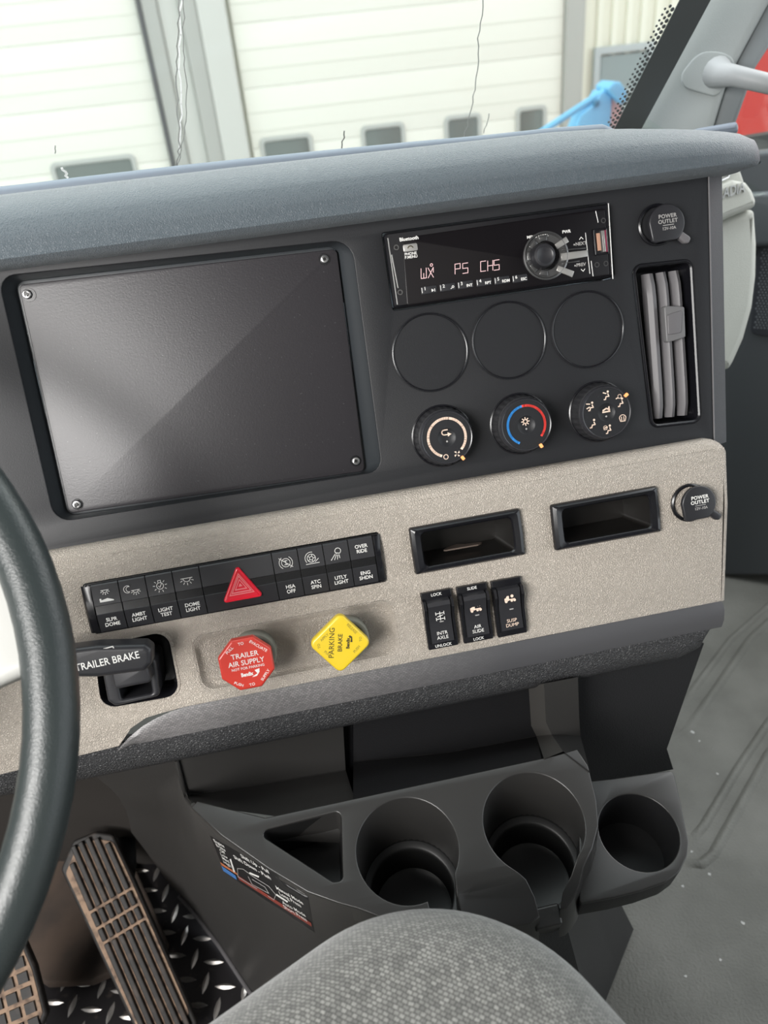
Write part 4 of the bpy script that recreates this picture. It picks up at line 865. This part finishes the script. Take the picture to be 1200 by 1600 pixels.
for c, nm_ in ((c1, 0), (c2, 1)):
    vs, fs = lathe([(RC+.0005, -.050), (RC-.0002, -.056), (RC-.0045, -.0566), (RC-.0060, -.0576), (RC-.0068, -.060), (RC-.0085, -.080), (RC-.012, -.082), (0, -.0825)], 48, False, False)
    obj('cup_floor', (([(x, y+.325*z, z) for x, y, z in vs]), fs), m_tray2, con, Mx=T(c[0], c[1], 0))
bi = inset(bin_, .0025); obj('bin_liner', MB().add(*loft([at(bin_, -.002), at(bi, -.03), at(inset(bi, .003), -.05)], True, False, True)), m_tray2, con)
# front apron below the tray, with sills in the two notches
ap = [(-.03, -.060), (.010, -.070), (.108, -.070), (.120, -.064), (.128, -.056)]
obj('front_apron', MB().add(*loft([[(x, y+.002, -.058) for x, y in ap], [(x, y+.004, -.075) for x, y in ap], [(x*.96, y+.02, -.16) for x, y in ap]], False)), m_console, con)
for (xa, xb) in ((.006, .033), (.089, .111)): obj('notch_sill', plate([rp([(xa, -.0695), (xb, -.0695), (xb+.002, -.054), (xa-.002, -.054)], .002, 3)], -.060, -.034, .002), m_tray, con)
# back wall of the shelf, two bands and a slope
def S3(px, py, c): p = hit(px, py, O+W*c, W); q = TI @ p; return tuple(q)
topL = [S3(276, 1188, -.03), S3(400, 1162, -.03), S3(536, 1132, -.03)]
midL = [S3(294, 1242, -.035), S3(400, 1226, -.035), S3(540, 1203, -.035)]
botL = [(-.1690, .0745, -.002), (-.10, .0500, -.002), (-.034, .0500, -.002)]
obj('shelf_back', MB().add(*loft([[(a[0], a[1]+.004, a[2]+.03) for a in topL], topL, midL, [(a[0]*.3+b[0]*.7, a[1]*.3+b[1]*.7, a[2]*.3+b[2]*.7-.003) for a, b in zip(midL, botL)], botL], False)), m_tray, con)
topR = [S3(552, 1128, -.035), S3(700, 1100, -.035), S3(832, 1075, -.035)]
midR = [S3(552, 1190, -.045), S3(700, 1176, -.045), S3(838, 1150, -.045)]
botR = [(-.036, .0500, -.002), (.05, .0500, -.002), (.130, .0500, -.002)]
obj('shelf_back', MB().add(*loft([[(a[0], a[1]+.004, a[2]+.03) for a in topR], topR, midR, botR], False)), m_console, con)
for q_ in (midL, midR): obj('crease_highlight', MB().add(*tube([Vector(p)+V3(0, -.001, .0) for p in q_], .0012, 8)), m_tray, con)  # added beads stand in for the light line along both creases
g = [S3(533, 1125, -.045), S3(556, 1120, -.045), S3(553, 1240, -.045), S3(538, 1242, -.045)]; obj('gap_web', MB().add(g, [(0, 1, 2, 3)]), m_band, con)
e = [Vector(S3(276, 1188, -.028)), Vector(S3(284, 1222, -.03)), Vector(S3(292, 1246, -.032)), Vector((-.1685, .0735, -.0005))]; obj('corner_bead', MB().add(*tube(e, .0022, 8)), m_tray, con)
# upright wing at the right joining the stack
wt = [S3(826, 1074, -.022), S3(850, 1068, .008), S3(903, 1058, .008)]; wm = [S3(830, 1134, -.026), S3(853, 1128, .004), S3(905, 1120, .004)]
wl_ = lambda px, py: (*Tp(px, py, .001), .001)
wb = [(.126, .052, -.002), (.137, .060, .002), (.164, .072, 0)]; wl = [wl_(850, 1186), wl_(880, 1174), wl_(922, 1206)]
wm2 = [S3(838, 1150, -.028), S3(862, 1148, .0), S3(907, 1150, .0)]
obj('side_wing', MB().add(*loft([[q[1], q[2]] for q in (wt, wm, wm2, wl)], False)), m_wing, con, 60)
obj('wing_chamfer', MB().add(*loft([[q[0], q[1]] for q in (wt, wm, wm2, wl)], False)), m_chamf, con, 60)
obj('wing_return', MB().add(*loft([[wt[2], wm[2], wm2[2], wl[2]], [(a[0]+.004, a[1]+.03, a[2]-.06) for a in (wt[2], wm[2], wm2[2], wl[2])]], False)), m_tray, con)
# flank facing the pedals
A_ = TM @ V3(-.1700, .0716, -.003); TLc = hit(276, 1188, O-W*.03, W); TLf = hit(188, 1205, O-W*.03, W)
lipp = [TM @ V3(p[0], p[1], -.004) for p in left]
Bt = [hit(150, 1214, O-W*.03, W), hit(188, 1206, O-W*.03, W), hit(232, 1197, O-W*.03, W), TLc, hit(290, 1236, O-W*.03, W)] + lipp + [TM @ V3(.0, -.064, -.004)]
zf = .02
Bb = [hz(*p, z) for p, z in [((205, 1300), .22), ((228, 1330), .17), ((248, 1358), .12), ((266, 1382), .08), ((282, 1400), .05), ((302, 1422), .03), ((345, 1478), zf), ((388, 1543), zf), ((440, 1610), zf), ((520, 1680), zf), ((600, 1740), zf), ((680, 1790), zf)]]
while len(Bt) < len(Bb): Bt.append(Bt[-1]+V3(.01, 0, -.01))
Bt = Bt[:len(Bb)]
rows_ = []
for t_ in (0, .04, .2, .4, .6, .8, 1):
    rows_.append([tuple(TI @ (a.lerp(b, t_)+V3(.006, .006, 0)*math.sin(math.pi*t_))) for a, b in zip(Bt, Bb)])
mid_ = [a.lerp(b, .5)+V3(.006, .006, 0) for a, b in zip(Bt, Bb)]
lfk = obj('left_flank', MB().add(*loft(rows_, False)), m_flank, con, 60); bm = bmesh.new(); bm.from_mesh(lfk.data); bmesh.ops.triangulate(bm, faces=bm.faces); bm.to_mesh(lfk.data); bm.free()
lb = [TI @ b for b in Bb]; obj('floor_bead', MB().add(*tube([p+V3(-.002, 0, .002) for p in lb[4:]], .0028, 8)), m_vane, con)
# console pedestal down to the floor
pr_t = [TM @ V3(*p, -.055) for p in [(-.10, .03), (-.02, -.045), (.03, -.066), (.118, -.066), (.136, -.045), (.150, -.01), (.155, .035), (.10, .042), (-.08, .042)]]
pr_b = [V3(p.x, p.y, 0) for p in pr_t]
fr_ = [hz(936, 1590, 0), hz(990, 1452, 0)]
pr_b[3] = V3(fr_[0].x-.02, fr_[0].y-.08, 0); pr_b[4] = fr_[0]; pr_b[5] = fr_[0].lerp(fr_[1], .5); pr_b[6] = fr_[1]; pr_b[2] = V3(.03, .22, 0)
obj('pedestal', MB().add(*loft([[tuple(TI @ p) for p in pr_t], [tuple(TI @ p) for p in pr_b]], True, False, False)), m_console, con)
# black kick panel below the stack on the right
kp = [hit(*p, O-W*q, W) for p, q in [((860, 1050), .02), ((1100, 1005), .03), ((1070, 1090), .04), ((1042, 1170), .05), ((1052, 1202), .045), ((925, 1228), .045), ((890, 1150), .04)]]
KI = DM.inverted(); kf = [tuple(KI @ p) for p in kp]; kb = [(a, b, c-.12) for a, b, c in kf]
obj('kick_panel', MB().add(*loft([kf, kb], True, True, True)), m_console, db)
kq_ = [hit(*p, O-W*.10, W) for p in [(560, 1100), (900, 1040), (960, 1260), (560, 1300)]]; obj('rear_panel', MB().add([tuple(KI @ p) for p in kq_], [(0, 1, 2, 3)]), m_dark, db)

# side cup holder
SM = mat_from(hz(998, 1298, .455), V3(1, 0, 0), V3(0, math.cos(R(12)), math.sin(R(12))), V3(0, -math.sin(R(12)), math.cos(R(12))))
sc = thing('cup_holder', 'single black cup holder bolted to the right of the console', 'cup holder', SM)
so = inf(SM, [(905, 1222), (960, 1216), (1052, 1203), (1064, 1255), (1076, 1315), (1074, 1336), (1062, 1362), (1040, 1378), (1000, 1392), (960, 1402), (905, 1412)])
so = rp(so, [.002, .002, .004, .02, .02, .015, .015, .02, .02, .02, .002], 4)
rr_ = (inframe(SM, 1062, 1298)[0]-inframe(SM, 935, 1298)[0])/2; ci = circ(rr_, *inframe(SM, 998, 1299), 48)
obj('top_plate', plate([so, ci], -.004, 0, .0012, 3), m_tray, sc)
si = [(x*.86-.006, y*.80+.018) for x, y in so]
obj('shell', MB().add(*loft([at(so, -.002), at(inset(so, .001), -.030), at([(x*.93-.003, y*.90+.006) for x, y in so], -.055), at(si, -.075)], True, False, True)), m_console, sc)
cc = inframe(SM, 998, 1299); obj('cup_liner', lathe([(rr_, -.001), (rr_*.95, -.055), (0, -.055)], 48, False, False), m_dark, sc, Mx=T(cc[0], cc[1], 0))

# instruction sticker on the flank
fn = -ray(410, 1380).normalized(); s00 = EYE + ray(410, 1380)*.70
STM = frame_px(s00, fn, V3(0, 0, 1))
sk = thing('instruction_sticker', 'black shift-lever instruction sticker on the console flank', 'sticker', STM)
def sp(px, py): return inframe(STM, px, py)
def bil(u, v):
    a = (328+(480-328)*u, 1306+(1395-1306)*u); b = (352+(491-352)*u, 1364+(1457-1364)*u); return sp(a[0]+(b[0]-a[0])*v, a[1]+(b[1]-a[1])*v)
mb = MB(); 
for zz in (-.0001, .0000): mb.add([(*bil(i/20, j/10), zz) for j in range(11) for i in range(21)], [(j*21+i, j*21+i+1, j*21+i+22, j*21+i+21) for j in range(10) for i in range(20)])
obj('backing', mb, m_stk, sk)
obj('border_line', strokes([[sp(333, 1311), sp(476, 1397)]], .0005, .0003), m_dim, sk)
vx = (Vector(sp(480, 1395))-Vector(sp(328, 1306)))/176; vy = (Vector(sp(328, 1306))-Vector(sp(352, 1364)))/62.8
SKM = Matrix(((vx.x, vy.x, 0, 0), (vx.y, vy.y, 0, 0), (0, 0, 1, 0), (0, 0, 0, 1)))
def st(s, px, py, hpx, mat=m_white, align='CENTER'):
    q = sp(px, py); o = text(s, hpx, (0, 0, 0), sk, mat, bold=.02, align=align, ex=0); o.matrix_local = T(q[0], q[1], .0005); o.data.transform(SKM)
for k, w_ in enumerate(['Engine', 'Brake', 'Off', 'Low', 'Med', 'High']): st(w_, 342+k*2.6, 1318+k*6.4, 5.2)
st('Shift Up - Pull', 398, 1350, 6.4); st('Shift Down - Push', 394, 1355.5, 6.4)
st('Manual Mode', 452, 1399, 6.2); st('Long Press', 453, 1405.5, 6.2); st('Auto Mode', 459, 1420, 6.2); st('Short Press', 461, 1427, 6.2)
def quad(name, pts, mat):                           # pts: top-left, top-right, bottom-right, bottom-left
    A, B, C_, D_ = [Vector(sp(*p)) for p in pts]; vs = []
    for i in range(41):
        t_ = i/40; a = A.lerp(B, t_); b = D_.lerp(C_, t_); vs += [(a.x, a.y, .0004), (b.x, b.y, .0004)]
    obj(name, MB().add(vs, [(2*i, 2*i+1, 2*i+3, 2*i+2) for i in range(40)]), mat, sk)
quad('orange_stripe', [(344, 1347), (370, 1364), (372, 1368), (346, 1352)], m_orange); quad('blue_patch', [(346, 1353), (368, 1368), (370, 1375), (349, 1361)], m_stb); quad('red_stripe', [(372, 1368), (486, 1442), (487, 1448), (373, 1374)], m_srs)
for a, b in [((360, 1343), (366, 1362)), ((390, 1364), (404, 1370)), ((432, 1398), (449, 1409))]: obj('arrow', strokes([[sp(*a), sp(*b)]], .0013, .0004), m_white, sk)
hs_ = [(371, 1357), (372, 1370), (400, 1388), (428, 1406), (431, 1398), (420, 1385), (396, 1370), (380, 1358), (371, 1357)]; obj('lever_outline', strokes([[sp(*p) for p in hs_], [sp(*p) for p in [(388, 1370), (394, 1382), (420, 1396), (414, 1386), (394, 1374)]]], .0006, .0004), m_dim, sk)

# the sticker follows the curve of the flank
from mathutils.bvhtree import BVHTree
fo_ = [o for o in con.children if o.name.startswith('left_flank')][0]
bvh = BVHTree.FromPolygons([TM @ v.co for v in fo_.data.vertices], [list(p.vertices) for p in fo_.data.polygons])
SI = STM.inverted()
for o in sk.children:
    lm = o.matrix_basis.copy(); li = lm.inverted()
    for v in o.data.vertices:
        p = lm @ v.co; w0 = STM @ V3(p.x, p.y, 0); dd = (w0-EYE).normalized(); h_ = bvh.ray_cast(EYE, dd, 3)[0]
        if h_ is not None:
            v.co = li @ (SI @ (h_ - dd*(.0010+p.z*5)))
# ================================================================== FLOOR THINGS
tp_l = [hz(*p, .012) for p in [(-80, 1430), (60, 1400), (230, 1330), (300, 1412), (345, 1478), (388, 1543), (470, 1660), (300, 1760), (-150, 1760)]]
tpc = sum(tp_l, V3(0, 0, 0))/len(tp_l); tpc.z = 0
tpt = thing('tread_plate', 'dark diamond tread plate on the floor under the pedals', 'floor plate', T(*tpc))
lp = [(p.x-tpc.x, p.y-tpc.y) for p in tp_l]
obj('sheet', plate([lp], .004, .012, .001), m_tread, tpt)
def inside(p, poly):
    c = False; n = len(poly)
    for i in range(n):
        a, b = poly[i], poly[i-1]
        if (a[1] > p[1]) != (b[1] > p[1]) and p[0] < (b[0]-a[0])*(p[1]-a[1])/(b[1]-a[1])+a[0]: c = not c
    return c
lugs = MB(); pit = .038; ang0 = R(-22)
pin = scl(lp, .95)
for i in range(-22, 23):
    for j in range(-22, 23):
        x = (i*math.cos(ang0)-j*math.sin(ang0))*pit*.72; y = (i*math.sin(ang0)+j*math.cos(ang0))*pit*.72
        if not inside((x, y), pin): continue
        a = R(-14) if (i+j) % 2 else R(74)
        l_, w_ = .0150, .0042; vs = [(l_, 0, 0), (l_*.5, w_*.75, .0), (0, w_, 0), (-l_*.5, w_*.75, 0), (-l_, 0, 0), (-l_*.5, -w_*.75, 0), (0, -w_, 0), (l_*.5, -w_*.75, 0), (l_*.55, 0, .0018), (-l_*.55, 0, .0018)]
        fs = [(0, 1, 8), (1, 2, 3, 9, 8), (3, 4, 9), (4, 5, 9), (5, 6, 7, 8, 9), (7, 0, 8)]
        lugs.add(vs, fs, T(x, y, .0118) @ Matrix.Rotation(a, 4, 'Z'))
lg = obj('raised_lugs', lugs, m_lug, tpt, 30); lg['kind'] = 'stuff'
# brown mat over it
tm = [hz(*p, .03) for p in [(40, 1340), (200, 1330), (262, 1470), (256, 1480), (142, 1531), (72, 1535), (20, 1500)]]
tc_ = sum(tm, V3(0, 0, 0))/len(tm); mt = tag(obj('floor_mat', plate([rp([(p.x-tc_.x, p.y-tc_.y) for p in tm], .01, 3)], 0, .014, .003), m_toe, Mx=T(tc_.x, tc_.y, .014)), 'dusty brown floor mat left of the accelerator pedal', 'mat')
# firewall
fwp = [hz(*p, z) for p, z in [((-150, 1345), .03), ((210, 1345), .03), ((330, 1345), .03)]]
f0, f1 = fwp[0], fwp[1]; fd = (f1-f0).normalized(); fnn = V3(fd.y, -fd.x, 0); fup = (V3(0, 0, 1)-fnn*(-.35)).normalized()
FWM = mat_from(f0, fd, fup, fd.cross(fup)); struct(obj('wall_footwell', MB().add(*prism([(-.3, -.05), (((fwp[2]-f0).length+.02), -.05), (((fwp[2]-f0).length+.02), .55), (-.3, .55)], -.02, 0)), mk('dark_footwell_carpet', (.04, .034, .030), .9), Mx=FWM))
# accelerator
a0 = hz(94, 1336, .20); a1 = hz(182, 1315, .20); b0_ = hz(214, 1600, .055); b1_ = hz(296, 1585, .055)
top = (a0+a1)/2; bot = (b0_+b1_)/2; py_ = (top-bot); plen = py_.length; py_.normalize(); px_ = ((a1-a0).normalized()); px_ = (px_-py_*px_.dot(py_)).normalized(); pz_ = px_.cross(py_)
AM = mat_from(bot, px_, py_, pz_); wt_ = (a1-a0).length; wb_ = (b1_-b0_).length; pw = (wt_+wb_)/2
ac = thing('accelerator_pedal', 'long ribbed rubber accelerator pedal with tan dust', 'pedal', AM)
po2 = rp([(-pw/2, -.03), (pw/2, -.03), (pw/2*1.02, plen*.72), (pw/2*.98, plen), (pw*.22, plen+.014), (-pw*.20, plen+.018), (-pw/2*1.20, plen-.006)], .008, 4)
obj('base_pad', plate([po2], -.012, 0, .003), m_rub, ac); obj('tread_floor', plate([scl(po2, .90)], -.001, .0015, .0005), m_dust, ac)
rows = [(-.022, plen*.50), (plen*.515, plen*.585), (plen*.60, plen*.68), (plen*.695, plen+.012)]
nb = 6; bwid = (pw-.010)/nb
for (ya, yb) in rows:
    for k in range(nb):
        xc = -pw/2+.005+bwid*(k+.5); yb2 = yb if yb < plen else plen+(.012 if 1 <= k <= 3 else (.006 if k == 4 else -.006))
        obj('rib', plate([rp([(xc-bwid*.33, ya), (xc+bwid*.33, ya), (xc+bwid*.33, yb2), (xc-bwid*.33, yb2)], .0012, 2)], 0, .0062, .0012, 2), m_rub, ac)
obj('pedal_arm', MB().add(*tube([(0, plen*.6, -.01), (.02, plen*.8, -.05), (.03, plen*1.1, -.12)], .012, 10)), m_dark, ac)
# brake pedal
c0 = hz(20, 1560, .15); BM = mat_from(c0, px_, py_, pz_) @ RZ(-8); bk_ = thing('brake_pedal', 'square rubber brake pedal with grid tread at lower left corner', 'pedal', BM)
q4 = [inframe(BM, *p) for p in [(-60, 1560), (-20, 1480), (38, 1470), (55, 1510), (74, 1585), (60, 1620), (-30, 1680)]]
obj('pad', plate([rp(q4, .006, 4)], -.014, 0, .004, 3), m_rub, bk_)
qi = scl(q4, .82)
mb = MB()
for k in range(-6, 7):
    for j in range(-6, 7):
        x, y = k*.0165, j*.0165
        if inside((x, y), qi): mb.add(*loft([at(rect(.0125, .0125, 0, x, y), -.001), at(rect(.011, .011, 0, x, y), .004)], True, False, True))
obj('tread', mb, m_rub, bk_); obj('tread_floor', plate([scl(q4, .88)], -.001, .001, .0005), m_dust, bk_)

# raised ribs and flecks of the rubber floor
def ribs(pts, wid): 
    P = [hz(*p, .0) for p in pts]; Q = []
    for a, b in zip(P[:-1], P[1:]):
        for i in range(6): Q.append(a.lerp(b, i/6))
    Q.append(P[-1]); L0 = []
    for i, p in enumerate(Q):
        hh_ = min(1, (len(Q)-1-i)/5); hh_ = .05+.95*hh_
        t = (Q[min(i+1, len(Q)-1)]-Q[max(i-1, 0)]).normalized(); s = V3(-t.y, t.x, 0)
        L0.append([tuple(p+s*wid), tuple(p+s*wid*.5+V3(0, 0, .004*hh_)), tuple(p+V3(0, 0, .0055*hh_)), tuple(p-s*wid*.5+V3(0, 0, .004*hh_)), tuple(p-s*wid)])
    o = obj('floor_rib', MB().add(*loft(L0, False)), m_floor, fl, 60)
ribs([(1300, 860), (1200, 948), (1141, 1000), (1100, 1055), (1066, 1101)], .007)
ribs([(1300, 880), (1171, 1000), (1120, 1075), (1070, 1146)], .008)
ribs([(1290, 1010), (1200, 1130), (1150, 1205), (1100, 1290), (1083, 1310)], .007)
ribs([(1330, 1010), (1200, 1180), (1150, 1270), (1115, 1334), (1096, 1350), (1070, 1347)], .008)
for k, (px, py) in enumerate([(1082, 1144), (1108, 1366), (1161, 1443), (1067, 1385), (1071, 1526), (1121, 1209), (1081, 1331), (1126, 1500), (1093, 1158)]):
    p = hz(px, py, 0); r0 = .003 if k in (1, 2, 0) else .0018; a = random.random()*3
    lpf = [((r0*random.uniform(.5, 1.3))*math.cos(a+i*math.pi/4), (r0*random.uniform(.5, 1.3))*math.sin(a+i*math.pi/4)) for i in range(8)]
    obj('fleck', prism(lpf, 0, .0006), m_fleck, fl, Mx=T(p.x, p.y, 0))

# ================================================================== STEERING WHEEL
wdp = .40; Rw = .245
wn_ = -(ray(430, 950)).normalized(); wn_ = (wn_ + V3(0, 0, .12)).normalized()
wctr = EYE + ray(17-Rw/wdp*F*.96, 1185)*wdp
SWM = frame_px(wctr, wn_, V3(0, 0, 1))
sw = thing('steering_wheel', 'black steering wheel rim at the left edge, out of focus', 'steering wheel', SWM)
ring = [(Rw*math.cos(2*math.pi*i/96), Rw*math.sin(2*math.pi*i/96), 0) for i in range(96)]
obj('rim', MB().add(*tube(ring, .0152, 20, True)), m_wheel, sw)
for a in (180, 262, 100): 
    pp = [(math.cos(R(a))*r_, math.sin(R(a))*r_, -z_) for r_, z_ in ((Rw, .0), (Rw*.7, .02), (Rw*.25, .035))]; obj('spoke', MB().add(*tube(pp, .012, 10)), m_silver, sw)
spk = rp([(Rw*.45, -.035), (Rw*.985, -.010), (Rw*.985, .085), (Rw*.80, .070), (Rw*.45, .045)], .012, 4)
obj('spoke_cover', plate([spk], -.018, .004, .006, 3), mk('pale_grey_spoke', (.42, .42, .40), .45), sw)
obj('hub', MB().add(*lathe([(.07, -.06), (.075, -.03), (.065, -.012), (.03, -.006), (0, -.005)], 40, True, False)), m_wheel, sw)

# ================================================================== DRIVER SEAT
ST = .60
cor = hz(703, 1404, ST)
ang = R(24)                                        # front edge direction
ex_ = V3(math.cos(ang), math.sin(ang), 0); ey_ = V3(-math.sin(ang), math.cos(ang), 0)
SW_, SL_, ST_ = .50, .48, .17
STM_ = mat_from(V3(0, 0, 0), ex_, ey_, V3(0, 0, 1))
seat = thing('driver_seat', 'grey tweed cloth seat cushion corner at the bottom edge', 'seat', STM_)
# cushion: rounded block, corner rounding large
def cushion(w, l, t, rc, re, bulge):
    n = 20; base = []
    def loop(ins):
        r = max(rc-ins, .01); ww, ll = w/2-ins, l/2-ins; out = []
        for (sx, sy, a0) in ((1, 1, 0), (-1, 1, 90), (-1, -1, 180), (1, -1, 270)):
            for k in range(n+1):
                a = R(a0+90*k/n); out.append((sx*(ww-r)+r*math.cos(a), sy*(ll-r)+r*math.sin(a)))
        return out
    loops = [at(loop(.01), -t), at(loop(0), -t+.03), at(loop(0), -re)]
    for k in range(1, 9):
        a = R(90*k/8); loops.append(at(loop(re*(1-math.cos(a))), -re+re*math.sin(a)))
    r0 = re
    for q in (.03, .07, .12, .17, .21):
        loops.append(at(loop(re+q), bulge*math.sin(min(1, q/.21)*math.pi/2)))
    return loft(loops, True, True, True)
cv, cf = cushion(SW_, SL_, ST_, .125, .062, .012)
cu_o = obj('cushion', MB().add(cv, cf), m_cloth, seat, 80)
SOFF = V3(0, 0, 0)
# place: cushion front right corner under the photographed one
me = cu_o.data
cc_l = STM_.inverted() @ cor
off = V3(cc_l.x-SW_/2+.052, cc_l.y-SL_/2+.052, ST-.004)
cu_o.matrix_local = T(*off)
uvl = me.uv_layers.new(name='cloth')
for p in me.polygons:
    for li in p.loop_indices:
        v = me.vertices[me.loops[li].vertex_index].co; dz = min(0, v.z)
        dx = max(0, abs(v.x)-(SW_/2-.11)); r_ = Vector((v.x, v.y)); s = 1+(-dz*.9)/max(.05, r_.length)
        uvl.data[li].uv = (v.x*s, v.y*s)
obj('seat_base', MB().add(*prism(rect(.40, .40, .03), -.38, -.17)), m_dark, seat, Mx=T(off.x, off.y, off.z))
sb = obj('seat_pedestal', MB().add(*prism(rect(.30, .32, .03), 0, .24)), m_dark, seat, Mx=T(off.x, off.y, 0))
obj('backrest', plate([rp([(-.24, 0), (.24, 0), (.22, .62), (-.22, .62)], .06, 5)], -.06, .06, .03, 4), m_cloth, seat, Mx=T(off.x, off.y-.27, off.z+.0) @ Matrix.Rotation(R(98), 4, 'X'))
